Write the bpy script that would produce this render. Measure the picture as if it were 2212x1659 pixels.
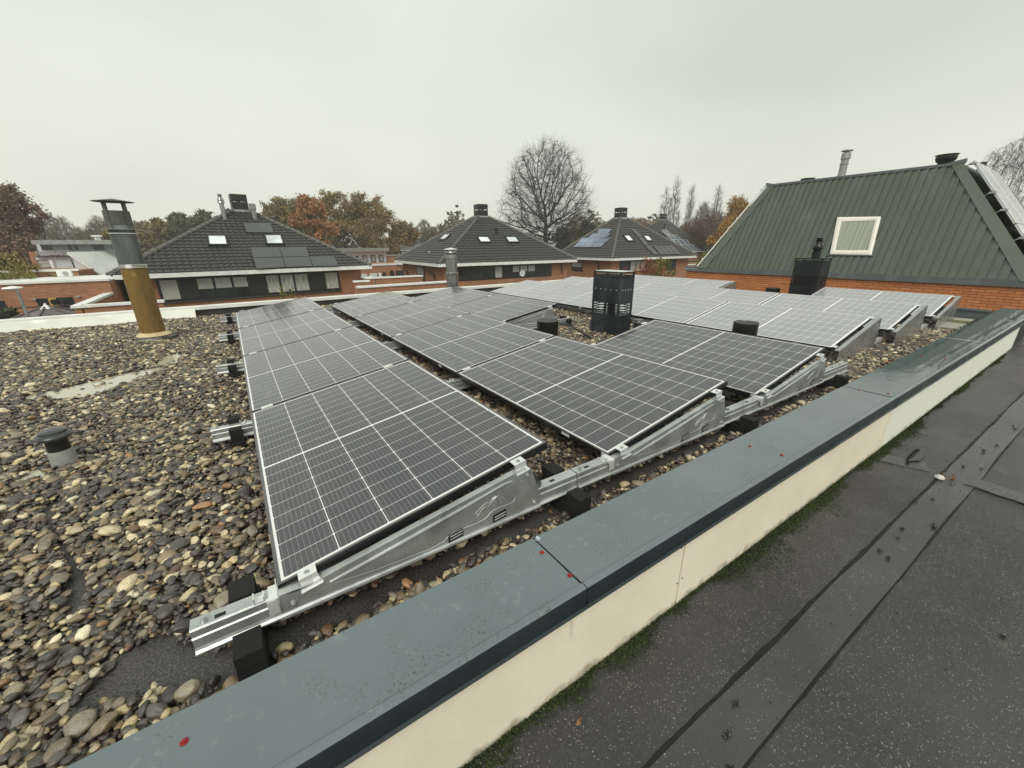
import bpy, bmesh, math, random
import numpy as np
from mathutils import Vector, Matrix
R = math.radians
random.seed(7)
for o in list(bpy.data.objects): bpy.data.objects.remove(o)
SC = bpy.context.scene
COL = SC.collection

# ------------------------------------------------------------------ camera
CP = Vector((0.0733, -1.248, 1.0309)); YAW, PITCH, ROLL = 0.5987, -0.3374, -0.0095
FPX = 1554.785 / 4032 * 2212                     # focal length in the pixels of a 2212 wide view
def basis():
    cy, sy, cp, sp = math.cos(YAW), math.sin(YAW), math.cos(PITCH), math.sin(PITCH)
    f = Vector((sy*cp, cy*cp, sp)); r = Vector((cy, -sy, 0)); u = r.cross(f)
    cr, sr = math.cos(ROLL), math.sin(ROLL)
    return cr*r + sr*u, -sr*r + cr*u, f
BR, BU, BF = basis()
cam = bpy.data.cameras.new('camera'); co = bpy.data.objects.new('camera', cam); COL.objects.link(co)
m = Matrix((BR, BU, -BF)).transposed().to_4x4(); m.translation = CP; co.matrix_world = m
cam.sensor_width = 36; cam.sensor_fit = 'HORIZONTAL'; cam.lens = 36 * 1554.785 / 4032
cam.clip_start = 0.02; cam.clip_end = 3000
SC.camera = co
# ------------------------------------------------------------------ sky, sun, exposure
SUN_EL, SUN_AZ = 48, 218                          # the brighter part of the cloud cover, behind the camera
w = bpy.data.worlds.new('World'); SC.world = w; w.use_nodes = True
nt = w.node_tree; nt.nodes.clear()
out = nt.nodes.new('ShaderNodeOutputWorld')
sky = nt.nodes.new('ShaderNodeTexSky'); sky.sky_type = 'NISHITA'; sky.sun_disc = False
sky.sun_elevation = R(SUN_EL); sky.sun_rotation = R(SUN_AZ)
bg1 = nt.nodes.new('ShaderNodeBackground'); bg1.inputs[1].default_value = 0.05
nt.links.new(sky.outputs[0], bg1.inputs[0])
tc = nt.nodes.new('ShaderNodeTexCoord'); sep = nt.nodes.new('ShaderNodeSeparateXYZ'); nt.links.new(tc.outputs['Generated'], sep.inputs[0])
ramp = nt.nodes.new('ShaderNodeValToRGB'); nt.links.new(sep.outputs[2], ramp.inputs[0])
cr_ = ramp.color_ramp
cr_.elements[0].position = 0.0; cr_.elements[0].color = (.80, .81, .70, 1)
cr_.elements[1].position = 1.0; cr_.elements[1].color = (.62, .68, .60, 1)
e = cr_.elements.new(.22); e.color = (.75, .77, .67, 1)
e = cr_.elements.new(.55); e.color = (.72, .755, .67, 1)
mp = nt.nodes.new('ShaderNodeMapping'); mp.inputs['Scale'].default_value = (1.3, 1.3, 2.6)
nt.links.new(tc.outputs['Generated'], mp.inputs[0])
nz = nt.nodes.new('ShaderNodeTexNoise'); nz.inputs['Scale'].default_value = 1.1; nz.inputs['Detail'].default_value = 4; nz.inputs['Roughness'].default_value = .45
nt.links.new(mp.outputs[0], nz.inputs[0])
mr = nt.nodes.new('ShaderNodeMapRange'); mr.inputs[1].default_value = .3; mr.inputs[2].default_value = .72; mr.inputs[3].default_value = .84; mr.inputs[4].default_value = 1.08
nt.links.new(nz.outputs[0], mr.inputs[0])
mul = nt.nodes.new('ShaderNodeVectorMath'); mul.operation = 'SCALE'
nt.links.new(ramp.outputs[0], mul.inputs[0]); nt.links.new(mr.outputs[0], mul.inputs['Scale'])
bg2 = nt.nodes.new('ShaderNodeBackground'); nt.links.new(mul.outputs[0], bg2.inputs[0]); bg2.inputs[1].default_value = .80
mx = nt.nodes.new('ShaderNodeMixShader'); mx.inputs[0].default_value = .93
nt.links.new(bg1.outputs[0], mx.inputs[1]); nt.links.new(bg2.outputs[0], mx.inputs[2]); nt.links.new(mx.outputs[0], out.inputs[0])
sd = bpy.data.lights.new('sun', 'SUN'); sd.energy = 1.5; sd.angle = R(35); sd.color = (1, .96, .88)
so = bpy.data.objects.new('sun', sd); COL.objects.link(so)
so.rotation_euler = (R(90 - SUN_EL), 0, R(180 - SUN_AZ)) ; so.location = (0, 0, 40)
SC.view_settings.view_transform = 'Standard'; SC.view_settings.look = 'None'
SC.view_settings.exposure = 0.52; SC.view_settings.gamma = 1
SC.cycles.max_bounces = 6; SC.cycles.transparent_max_bounces = 8; SC.cycles.volume_bounces = 1

# ------------------------------------------------------------------ point helpers (pixels of the 2212 x 1659 view -> points in the place)
def ray(u, v): return BR*((u-1106)/FPX) + BU*(-(v-829.5)/FPX) + BF
def onY(u, v, Y): d = ray(u, v); return CP + d*((Y-CP.y)/d.y)
def onX(u, v, X): d = ray(u, v); return CP + d*((X-CP.x)/d.x)
def onZ(u, v, Z): d = ray(u, v); return CP + d*((Z-CP.z)/d.z)
def atD(u, v, D): d = ray(u, v); return CP + d*(D/math.hypot(d.x, d.y))
def onP(u, v, p0, n): d = ray(u, v); return CP + d*((Vector(p0)-CP).dot(n)/d.dot(n))
GZ = -3.4                                        # street level
DZ = -0.20                                       # deck of the flat roof

# ------------------------------------------------------------------ object helpers
def tag(o, label=None, cat=None, group=None, kind=None):
    if label: o['label'] = label
    if cat: o['category'] = cat
    if group: o['group'] = group
    if kind: o['kind'] = kind
    return o
def empty(name, loc=(0,0,0), rot=(0,0,0), parent=None):
    o = bpy.data.objects.new(name, None); COL.objects.link(o); o.location = loc; o.rotation_euler = rot
    o.empty_display_size = .1
    if parent: o.parent = parent
    return o
class MB:
    def __init__(s): s.v = []; s.f = []; s.m = []
    def add(s, vs, fs, mi=0):
        n = len(s.v); s.v += [tuple(p) for p in vs]; s.f += [tuple(i+n for i in f) for f in fs]; s.m += [mi]*len(fs); return s
    def quad(s, a, b, c, d, mi=0): return s.add([a,b,c,d], [(0,1,2,3)], mi)
    def box(s, x0, x1, y0, y1, z0, z1, mi=0, M=None):
        vs = [(x0,y0,z0),(x1,y0,z0),(x1,y1,z0),(x0,y1,z0),(x0,y0,z1),(x1,y0,z1),(x1,y1,z1),(x0,y1,z1)]
        if M is not None: vs = [M @ Vector(p) for p in vs]
        return s.add(vs, [(0,3,2,1),(4,5,6,7),(0,1,5,4),(1,2,6,5),(2,3,7,6),(3,0,4,7)], mi)
    def prism(s, poly, y0, y1, mi=0, M=None, axis='y'):
        n = len(poly)
        if axis == 'y': vs = [(p[0], y0, p[1]) for p in poly] + [(p[0], y1, p[1]) for p in poly]
        elif axis == 'x': vs = [(y0, p[0], p[1]) for p in poly] + [(y1, p[0], p[1]) for p in poly]
        else: vs = [(p[0], p[1], y0) for p in poly] + [(p[0], p[1], y1) for p in poly]
        if M is not None: vs = [M @ Vector(p) for p in vs]
        fs = [tuple(range(n)), tuple(range(2*n-1, n-1, -1))] + [(i, n+i, n+(i+1) % n, (i+1) % n) for i in range(n)]
        return s.add(vs, fs, mi)
    def tube(s, pts, rad, n=8, mi=0, cap=True):
        pts = [Vector(p) for p in pts]
        if not hasattr(rad, '__len__'): rad = [rad]*len(pts)
        vs = []; fs = []
        for i, p in enumerate(pts):
            t = (pts[min(i+1, len(pts)-1)] - pts[max(i-1, 0)]).normalized()
            a = t.orthogonal().normalized() if i == 0 else (pa - t*pa.dot(t)).normalized()
            pa = a; b = t.cross(a)
            for k in range(n):
                q = 2*math.pi*k/n; vs.append(p + (a*math.cos(q) + b*math.sin(q))*rad[i])
        for i in range(len(pts)-1):
            for k in range(n): fs.append((i*n+k, i*n+(k+1) % n, (i+1)*n+(k+1) % n, (i+1)*n+k))
        if cap: fs += [tuple(range(n-1, -1, -1)), tuple(range((len(pts)-1)*n, len(pts)*n))]
        return s.add(vs, fs, mi)
    def lathe(s, prof, n=24, c=(0,0,0), mi=0, caps=True):
        vs = []; fs = []
        for (r, z) in prof:
            for k in range(n):
                q = 2*math.pi*k/n; vs.append((c[0]+r*math.cos(q), c[1]+r*math.sin(q), c[2]+z))
        for i in range(len(prof)-1):
            for k in range(n): fs.append((i*n+k, i*n+(k+1) % n, (i+1)*n+(k+1) % n, (i+1)*n+k))
        if caps: fs += [tuple(range(n-1, -1, -1)), tuple(range((len(prof)-1)*n, len(prof)*n))]
        return s.add(vs, fs, mi)
    def mesh(s, name, mats, smooth=False):
        me = bpy.data.meshes.new(name); me.from_pydata(s.v, [], s.f)
        mats = mats if isinstance(mats, (list, tuple)) else [mats]
        for mm in mats:
            if mm: me.materials.append(mm)
        if len(mats) > 1: me.polygons.foreach_set('material_index', s.m)
        boxuv(me)
        if smooth:
            me.polygons.foreach_set('use_smooth', [True]*len(me.polygons))
            try: me.set_sharp_from_angle(angle=R(35))
            except Exception: pass
        me.update(); return me
    def build(s, name, mats, parent=None, smooth=False, bevel=0):
        o = bpy.data.objects.new(name, s.mesh(name, mats, smooth)); COL.objects.link(o)
        if parent: o.parent = parent
        if bevel:
            b = o.modifiers.new('bevel', 'BEVEL'); b.width = bevel; b.segments = 2; b.limit_method = 'ANGLE'
        return o
def boxuv(me):
    me.update()
    nl = len(me.loops); nv = len(me.vertices); npol = len(me.polygons)
    if not nl: return
    co_ = np.empty(nv*3, 'f'); me.vertices.foreach_get('co', co_); co_ = co_.reshape(-1, 3)
    vi = np.empty(nl, 'i'); me.loops.foreach_get('vertex_index', vi)
    nr = np.empty(npol*3, 'f'); me.polygons.foreach_get('normal', nr); nr = np.abs(nr.reshape(-1, 3))
    lt = np.empty(npol, 'i'); me.polygons.foreach_get('loop_total', lt)
    pn = np.repeat(nr, lt, axis=0); p = co_[vi]
    uv = np.empty((nl, 2), 'f')
    zt = (pn[:,2] >= pn[:,0]) & (pn[:,2] >= pn[:,1]); xt = (~zt) & (pn[:,0] > pn[:,1]); yt = ~(zt | xt)
    uv[zt] = p[zt][:, :2]; uv[xt] = p[xt][:, 1:]; uv[yt] = p[yt][:, [0,2]]
    l = me.uv_layers.new(name='uv'); l.data.foreach_set('uv', uv.ravel())

# ------------------------------------------------------------------ materials
def srgb(r, g, b):
    f = lambda c: (c/255/12.92) if c/255 <= .04045 else ((c/255+.055)/1.055)**2.4
    return (f(r), f(g), f(b), 1)
class NT:
    def __init__(s, name):
        s.mat = bpy.data.materials.new(name); s.mat.use_nodes = True; s.t = s.mat.node_tree
        s.b = s.t.nodes['Principled BSDF']
    def n(s, typ, ins=None, **kw):
        x = s.t.nodes.new('ShaderNode'+typ)
        for k, v in kw.items(): setattr(x, k, v)
        for k, v in (ins or {}).items(): s.set(x.inputs[k], v)
        return x
    def set(s, sock, v):
        if isinstance(v, bpy.types.NodeSocket): s.t.links.new(v, sock)
        elif isinstance(v, bpy.types.Node): s.t.links.new(v.outputs[0], sock)
        else: sock.default_value = v
    def m(s, op, a, b=0.0, c=0.0): return s.n('Math', {0: a, 1: b, 2: c}, operation=op).outputs[0]
    def mix(s, f, a, b, bt='MIX'):
        x = s.n('Mix', data_type='RGBA', blend_type=bt); s.set(x.inputs[0], f); s.set(x.inputs[6], a); s.set(x.inputs[7], b); return x.outputs[2]
    def noise(s, sc, det=4, vec=None, rough=.5, dist=0):
        x = s.n('TexNoise', {'Scale': sc, 'Detail': det, 'Roughness': rough, 'Distortion': dist})
        if vec is not None: s.set(x.inputs[0], vec)
        return x.outputs[0]
    def uv(s): return s.n('TexCoord').outputs['UV']
    def ob(s): return s.n('TexCoord').outputs['Object']
    def geo(s): return s.n('NewGeometry').outputs['Position']
    def rng(s, v, a, b, c, d): return s.n('MapRange', {0: v, 1: a, 2: b, 3: c, 4: d}).outputs[0]
    def ramp(s, v, els, interp='LINEAR'):
        x = s.n('ValToRGB'); s.set(x.inputs[0], v); r = x.color_ramp; r.interpolation = interp
        r.elements[0].position, r.elements[0].color = els[0]; r.elements[1].position, r.elements[1].color = els[-1]
        for p, c in els[1:-1]: e = r.elements.new(p); e.color = c
        return x.outputs[0]
    def bump(s, h, st=.3, d=.01):
        x = s.n('Bump', {'Strength': st, 'Distance': d, 'Height': h}); s.set(s.b.inputs['Normal'], x.outputs[0])
    def col(s, v): s.set(s.b.inputs['Base Color'], v)
    def rough(s, v): s.set(s.b.inputs['Roughness'], v)
    def metal(s, v): s.set(s.b.inputs['Metallic'], v)
    def scale(s, vec, sc): x = s.n('Mapping', {0: vec}); x.inputs['Scale'].default_value = sc; return x.outputs[0]
def g(v): return (v, v, v, 1)
def simple(name, c, rough=.6, metal=0, var=.25, sc=6, bump=0, bd=.004, space='geo'):
    t = NT(name); v = t.geo() if space == 'geo' else t.ob()
    n = t.noise(sc, 5, v, .6)
    c = tuple(c)+((1,) if len(c) == 3 else ())
    lo = tuple(x*(1-var) for x in c[:3])+(1,); hi = tuple(min(1, x*(1+var)) for x in c[:3])+(1,)
    t.col(t.mix(t.rng(n, .3, .7, 0, 1), lo, hi)); t.rough(t.rng(n, .3, .7, rough*.85, min(1, rough*1.15))); t.metal(metal)
    if bump: t.bump(t.noise(sc*8, 3, v), bump, bd)
    return t.mat

def mat_brick(name, c1, c2, mortar, row=.0625, wid=.22, dark=.3):
    t = NT(name); uv = t.uv()
    b = t.n('TexBrick', {'Vector': uv, 'Color1': c1, 'Color2': c2, 'Mortar': mortar, 'Scale': 1.0, 'Mortar Size': .005, 'Mortar Smooth': .2, 'Bias': 0, 'Brick Width': wid, 'Row Height': row})
    n = t.noise(1.2, 5, t.geo(), .65); n2 = t.noise(24, 3, t.geo())
    c = t.mix(t.rng(n, .35, .75, 0, dark), b.outputs[0], (.07, .035, .02, 1))
    c = t.mix(t.rng(n2, .4, .8, 0, .25), c, (.20, .10, .05, 1))
    t.col(c); t.rough(.8); t.bump(t.m('SUBTRACT', 1.0, b.outputs[1]), .5, .006); return t.mat
BRICK = mat_brick('brick', (.50,.235,.125,1), (.38,.165,.085,1), (.16,.10,.075,1))
BRICK_OR = mat_brick('orange_brick', (.62,.235,.085,1), (.50,.17,.06,1), (.075,.035,.025,1), dark=.12)
WHITE = simple('white_trim', (.78,.79,.76), .45, var=.12, sc=3)
WHITEB = mat_brick('white_brick', (.70,.74,.76,1), (.64,.68,.71,1), (.50,.54,.56,1), dark=.04)
MIXFIX = 0
for nd in WHITEB.node_tree.nodes:
    if nd.type == 'MIX' and nd.inputs[7].default_value[0] < .25: nd.inputs[7].default_value = (.45,.48,.49,1)
BLACKP = simple('black_plastic', (.008,.009,.010), .35, var=.2, sc=20)
BLACKF = simple('black_frame', (.012,.013,.014), .4, var=.2)
FOAM = simple('foam_rubber', (.010,.010,.010), .95, var=.4, sc=60, bump=.8, bd=.004)
DARKW = simple('dark_wood', (.016,.018,.020), .55, var=.3)
GREYM = simple('grey_metal', (.42,.43,.43), .28, .75, var=.2)
CONC = simple('concrete', (.33,.32,.28), .75, var=.3, sc=9, bump=.3)

def mat_galv():
    t = NT('galvanised_steel'); v = t.geo()
    n = t.noise(9, 5, v, .6); n2 = t.noise(60, 3, v); n3 = t.noise(t.rng(n, 0, 1, 200, 200), 1, v)
    c = t.mix(t.rng(n, .3, .7, 0, 1), (.40,.42,.41,1), (.62,.64,.63,1))
    c = t.mix(t.rng(n2, .55, .75, 0, .35), c, (.28,.29,.28,1))
    c = t.mix(t.rng(n3, .70, .76, 0, .8), c, (.95,.95,.95,1))
    t.col(c); t.metal(.75); t.rough(t.rng(n, .3, .7, .30, .48)); t.bump(n2, .06, .002); return t.mat
GALV = mat_galv()
ALU = simple('aluminium', (.80,.81,.80), .35, .55, var=.12, sc=12)

def mat_stain_steel():
    t = NT('weathered_flue_steel'); v = t.geo(); s = t.n('SeparateXYZ', {0: v}).outputs
    vv = t.scale(v, (9, 9, 1.4)); n = t.noise(1.0, 5, vv, .6); n2 = t.noise(4, 4, t.scale(v, (12, 12, 3)))
    up = t.mix(t.rng(n, .35, .7, 0, 1), (.085,.095,.09,1), (.20,.215,.20,1))
    lo = t.mix(t.rng(n, .3, .7, 0, 1), (.30,.175,.04,1), (.17,.11,.045,1))
    lo = t.mix(t.rng(n2, .55, .8, 0, .6), lo, (.42,.32,.14,1))
    f = t.m('LESS_THAN', s[2], .815)
    f2 = t.m('MULTIPLY', t.m('GREATER_THAN', s[2], .815), t.m('LESS_THAN', s[2], .82))
    c = t.mix(f, up, lo); t.col(c); t.metal(.35); t.rough(t.rng(n2, .3, .7, .35, .6)); return t.mat
FLUEM = mat_stain_steel()

def mat_streak(name, base, streak, sc=8, rough=.35, metal=0, amt=.6):
    t = NT(name); v = t.geo(); n = t.noise(1, 5, t.scale(v, (sc, sc, sc*.12)), .65); n2 = t.noise(sc*.7, 4, v)
    t.col(t.mix(t.m('MULTIPLY', t.rng(n, .45, .7, 0, 1), t.rng(n2, .35, .65, .2, amt)), base, streak))
    t.rough(t.rng(n2, .3, .7, rough*.7, rough*1.5)); t.metal(metal); return t.mat
CHIM = mat_streak('black_coated_steel', (.016,.021,.026,1), (.10,.12,.128,1), 3.5, .28, 0, .8); CHIM2 = mat_streak('plain_black_steel', (.012,.015,.019,1), (.020,.025,.030,1), 4, .35)  # CHIM's pale streak colour puts reflected highlights into the steel
STEELF = mat_streak('stainless_flue', (.34,.34,.32,1), (.13,.12,.10,1), 14, .25, .8)
GREEN = mat_streak('green_cladding', (.098,.116,.094,1), (.145,.165,.140,1), 2.2, .6, 0, .9)
GREYF = mat_streak('grey_flashing', (.11,.125,.13,1), (.20,.22,.22,1), 3, .35)

def mat_coping():
    t = NT('coated_coping_sheet'); v = t.geo(); s = t.n('SeparateXYZ', {0: v}).outputs
    n = t.noise(1.6, 4, v); n2 = t.noise(9, 6, v, .7); n3 = t.noise(34, 4, v, .6, .6); n4 = t.noise(120, 2, v)
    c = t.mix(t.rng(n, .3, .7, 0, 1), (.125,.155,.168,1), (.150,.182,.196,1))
    blot = t.m('MULTIPLY', t.rng(n3, .56, .60, 0, 1), t.rng(n2, .50, .62, 0, 1))
    c = t.mix(t.m('MULTIPLY', blot, .45), c, (.22,.26,.27,1))                   # dried lime blotches
    grime = t.m('MULTIPLY', t.rng(n4, .55, .70, 0, 1), t.rng(t.noise(5, 5, v), .5, .66, 0, 1))
    c = t.mix(t.m('MULTIPLY', grime, .75), c, (.045,.04,.032,1))
    wet = t.rng(t.m('ADD', s[0], t.m('MULTIPLY', t.m('SUBTRACT', n2, .5), 3.0)), 4.2, 4.8, 0, 1)   # standing water on the far stretch
    c = t.mix(t.m('MULTIPLY', wet, .6), c, (.035,.055,.055,1))
    t.col(c); r = t.mix(wet, t.rng(n2, .3, .7, .10, .28), g(.03)); t.rough(r)
    hb = t.mix(wet, t.m('ADD', t.m('MULTIPLY', n4, .15), n3), t.noise(3.0, 2, v)); t.bump(hb, .10, .004); return t.mat
COPE = mat_coping(); COPED = mat_streak('coping_drip_edge', (.012,.021,.025,1), (.022,.035,.039,1), 6, .4)  # COPED: same sheet's vertical face, its shade put into a darker colour

def mat_board():
    t = NT('beige_fascia_board'); v = t.geo(); n = t.noise(3, 5, v, .6); n2 = t.noise(90, 4, v, .7); n3 = t.noise(7, 6, t.scale(v, (1,1,.25)), .7)
    s = t.n('SeparateXYZ', {0: v}).outputs
    c = t.mix(t.rng(n, .3, .7, 0, 1), (.76,.69,.54,1), (.86,.79,.64,1))
    c = t.mix(t.m('GREATER_THAN', s[0], 3.83), c, (.80,.81,.72,1))
    c = t.mix(t.rng(n2, .55, .8, 0, .22), c, (.40,.33,.22,1))
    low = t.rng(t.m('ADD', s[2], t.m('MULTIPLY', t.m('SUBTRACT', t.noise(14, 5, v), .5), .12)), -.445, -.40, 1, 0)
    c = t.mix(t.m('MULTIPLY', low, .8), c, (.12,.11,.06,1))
    c = t.mix(t.rng(n3, .64, .74, 0, .5), c, (.15,.15,.13,1))
    t.col(c); t.rough(.75); t.bump(n2, .15, .002); return t.mat
BOARD = mat_board()

def mat_felt(name, strip=False):
    t = NT(name); v = t.geo(); n = t.noise(1.8, 5, v, .6); n2 = t.noise(9, 6, v, .7); fine = t.noise(420, 3, v, .8); mid = t.noise(95, 4, v, .75)
    c = t.mix(t.rng(n, .3, .7, 0, 1), (.034,.035,.036,1) if strip else (.020,.020,.020,1), (.060,.061,.063,1) if strip else (.046,.046,.044,1))
    c = t.mix(t.rng(mid, .50, .68, 0, .55 if not strip else .3), c, (.092,.090,.084,1) if not strip else (.09,.09,.088,1))
    c = t.mix(t.rng(fine, .52, .70, 0, .75 if not strip else .35), c, (.15,.145,.13,1))
    c = t.mix(t.rng(fine, .30, .46, .7, 0), c, (.008,.008,.007,1))
    for sc, th, am in ((230.0, .34, .86), (120.0, .22, .90), (60.0, .12, .95)):
        vo = t.n('TexVoronoi', {0: v, 'Scale': sc}); cs = t.n('SeparateXYZ', {0: vo.outputs['Color']}).outputs
        sp = t.m('MULTIPLY', t.m('LESS_THAN', vo.outputs['Distance'], th), t.m('GREATER_THAN', t.m('ADD', cs[0], t.rng(n2, .35, .65, -.14, .06)), am + (.06 if strip else 0)))
        c = t.mix(t.m('MULTIPLY', sp, t.rng(cs[1], 0, 1, .25, .95)), c, (.50,.47,.40,1))
    c = t.mix(t.m('MULTIPLY', t.rng(n2, .62, .74, 0, .5), t.rng(mid, .45, .6, .3, 1)), c, (.17,.145,.10,1))
    t.col(c); wetp = t.rng(t.noise(1.1, 4, v, .6), .44, .58, 0, 1)
    t.rough(t.m('ADD', t.m('MULTIPLY', wetp, -.18 if not strip else -.12), .48 if not strip else .34)); t.bump(t.m('ADD', t.m('ADD', fine, mid), t.m('MULTIPLY', n2, .8)), .55 if not strip else .22, .004); return t.mat
FELT = mat_felt('mineral_felt'); STRIP = mat_felt('smooth_felt_strip', True)
def mat_deck():
    t = NT('bitumen_deck'); v = t.geo(); n = t.noise(5, 5, v); f = t.noise(150, 3, v)
    c = t.mix(t.rng(n, .3, .7, 0, 1), (.030,.029,.026,1), (.066,.062,.055,1)); c = t.mix(t.rng(f, .5, .66, 0, .7), c, (.15,.14,.12,1)); t.col(t.mix(t.rng(f, .32, .44, .8, 0), c, (.006,.006,.005,1))); t.rough(t.rng(n, .3, .7, .25, .6)); t.bump(f, .6, .005); return t.mat
DECK = mat_deck()

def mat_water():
    t = NT('puddle_water'); v = t.geo(); t.col((.46,.44,.34,1)); t.rough(.03)  # pale base colour paints the bright horizon's reflection into the water
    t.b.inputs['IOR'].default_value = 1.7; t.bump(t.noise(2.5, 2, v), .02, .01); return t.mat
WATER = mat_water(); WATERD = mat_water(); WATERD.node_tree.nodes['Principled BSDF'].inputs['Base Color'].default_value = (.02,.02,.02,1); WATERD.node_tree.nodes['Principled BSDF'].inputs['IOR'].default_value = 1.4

def mat_cells(name, sky_tint, rough, grid=.76):
    """6 x 18 half cells, white gaps, wider middle gap, hair-fine busbars; uv in metres on the glass"""
    t = NT(name); s = t.n('SeparateXYZ', {0: t.uv()}).outputs; x, y = s[0], s[1]
    W, L = 1.128, 1.721; mxx = .020; px = (W-2*mxx)/6; hp = (L/2-.024-.006)/9
    a = t.m('DIVIDE', t.m('SUBTRACT', x, mxx), px); fx = t.m('FRACT', a)
    dx = t.m('MULTIPLY', t.m('MINIMUM', fx, t.m('SUBTRACT', 1.0, fx)), px)
    ya = t.m('SUBTRACT', t.m('ABSOLUTE', t.m('SUBTRACT', y, L/2)), .006)
    fy = t.m('FRACT', t.m('DIVIDE', ya, hp)); dy = t.m('MULTIPLY', t.m('MINIMUM', fy, t.m('SUBTRACT', 1.0, fy)), hp)
    w = t.m('LESS_THAN', dx, .0016)
    w = t.m('MAXIMUM', w, t.m('LESS_THAN', dy, .0010)); w = t.m('MAXIMUM', w, t.m('LESS_THAN', t.m('ADD', dx, dy), .0065))
    w = t.m('MAXIMUM', w, t.m('LESS_THAN', ya, 0.0)); w = t.m('MAXIMUM', w, t.m('GREATER_THAN', ya, 9*hp))
    w = t.m('MAXIMUM', w, t.m('LESS_THAN', x, mxx)); w = t.m('MAXIMUM', w, t.m('GREATER_THAN', x, W-mxx))
    fb = t.m('FRACT', t.m('MULTIPLY', a, 10.0)); db = t.m('MULTIPLY', t.m('ABSOLUTE', t.m('SUBTRACT', fb, .5)), px/10)
    bus = t.m('MULTIPLY', t.m('LESS_THAN', db, .0007), .55)
    rnd = t.n('ObjectInfo').outputs['Random']; off = t.n('CombineXYZ', {0: t.m('MULTIPLY', rnd, 50.0), 1: t.m('MULTIPLY', rnd, 31.0), 2: 0.0}).outputs[0]
    p = t.n('VectorMath', {0: t.uv(), 1: off}, operation='ADD').outputs[0]
    n = t.noise(1.6, 4, p, .6); n2 = t.noise(12, 6, t.scale(p, (1, .5, 1)), .7); n3 = t.noise(70, 3, p)
    cell = t.mix(t.rng(n, .3, .7, 0, 1), (.012+sky_tint,.013+sky_tint,.020+sky_tint*1.08,1), (.020+sky_tint*1.15,.020+sky_tint*1.15,.027+sky_tint*1.18,1))  # added tint paints reflected sky into the cell colour
    cell = t.mix(bus, cell, (.30+sky_tint,.30+sky_tint,.31+sky_tint,1))
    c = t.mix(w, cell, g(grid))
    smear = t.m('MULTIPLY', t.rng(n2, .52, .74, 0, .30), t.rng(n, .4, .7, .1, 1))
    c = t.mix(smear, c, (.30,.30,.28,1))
    t.col(c); t.b.inputs['IOR'].default_value = 1.5
    t.rough(t.m('ADD', t.rng(n2, .3, .75, rough*.6, rough*1.6), 0.0)); t.bump(n3, .04, .001); return t.mat
CELLS = mat_cells('solar_cells', .046, .12); CELLS2 = mat_cells('solar_cells_sky_tint', .26, .10, 1.0)
FRAME = simple('anodised_frame', (.16,.16,.16), .32, .6, var=.2)
FRAMES = simple('silver_frame', (.75,.76,.76), .35, .6, var=.15)

def mat_glass(name='window_glass', c=(.02,.024,.026,1)):
    t = NT(name); t.col(t.mix(t.rng(t.noise(.8, 3, t.geo()), .3, .7, 0, 1), c, tuple(x*2.2 for x in c[:3])+(1,))); t.rough(.05); t.b.inputs['Specular IOR Level'].default_value = .7; return t.mat
GLASS = mat_glass(); SKYGL = mat_glass('roof_window_glass', (.42,.45,.46,1)); SKYGL.node_tree.nodes['Principled BSDF'].inputs['Roughness'].default_value = .08  # SKYGL's pale base has the reflected sky painted in
BLIND = simple('window_blind', (.42,.42,.38), .7, var=.1)
def mat_curtain():
    t = NT('net_curtain'); v = t.uv(); s = t.n('SeparateXYZ', {0: v}).outputs
    n = t.noise(30, 2, t.scale(v, (1, .06, 1)), .5)
    t.col(t.mix(t.rng(n, .35, .65, 0, 1), (.20,.20,.17,1), (.60,.61,.54,1))); t.rough(.7); return t.mat
CURT = mat_curtain()

def mat_tile(name, a, b, moss=.25):
    t = NT(name); v = t.geo(); n = t.noise(1.3, 5, v, .65); n2 = t.noise(14, 4, v, .7); n3 = t.noise(5, 4, v)
    c = t.mix(t.rng(n2, .3, .7, 0, 1), a, b)
    c = t.mix(t.m('MULTIPLY', t.rng(n3, .58, .75, 0, 1), moss), c, (.09,.075,.03,1))
    c = t.mix(t.rng(t.noise(38, 2, v), .74, .80, 0, .5), c, (.45,.44,.38,1))
    t.col(c); t.rough(t.rng(n2, .3, .7, .35, .6)); t.bump(n2, .3, .01); return t.mat
TILE = mat_tile('roof_tiles', (.022,.022,.021,1), (.060,.058,.053,1)); TILE2 = mat_tile('far_roof_tiles', (.030,.028,.026,1), (.060,.056,.050,1), .1)
HIP = mat_tile('ridge_tiles', (.05,.05,.045,1), (.17,.165,.14,1), .7)
SLATE = mat_tile('pavilion_shingle', (.10,.085,.08,1), (.17,.15,.14,1), .2)

def mat_leaf(name, cols, rough=.6):
    t = NT(name); rp = t.n('NewGeometry').outputs['Random Per Island']; n = t.noise(.45, 3, t.geo())
    els = [(i/(len(cols)-1), tuple(c)+(1,)) for i, c in enumerate(cols)]
    t.col(t.ramp(t.m('ADD', t.m('MULTIPLY', rp, .55), t.rng(n, .3, .7, 0, .45)), els)); t.rough(rough)
    t.b.inputs['Subsurface Weight'].default_value = 0; return t.mat
L_RED = mat_leaf('russet_leaves', [(.12,.068,.046),(.21,.125,.085),(.32,.20,.14)])
L_ORG = mat_leaf('orange_leaves', [(.19,.09,.038),(.36,.175,.075),(.48,.26,.11)])
L_OAK = mat_leaf('oak_leaves', [(0.079,0.079,0.032),(0.175,0.145,0.049),(0.298,0.210,0.070),(0.175,0.166,0.061)])
L_OAKB = mat_leaf('brown_oak_leaves', [(0.105,0.079,0.035),(0.228,0.149,0.058),(0.333,0.210,0.088)])
L_GRN = mat_leaf('green_leaves', [(0.044,0.061,0.028),(0.088,0.108,0.045),(0.140,0.158,0.061)])
L_DGR = mat_leaf('conifer_needles', [(.012,.02,.012),(.028,.04,.022),(.04,.055,.03)])
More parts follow.
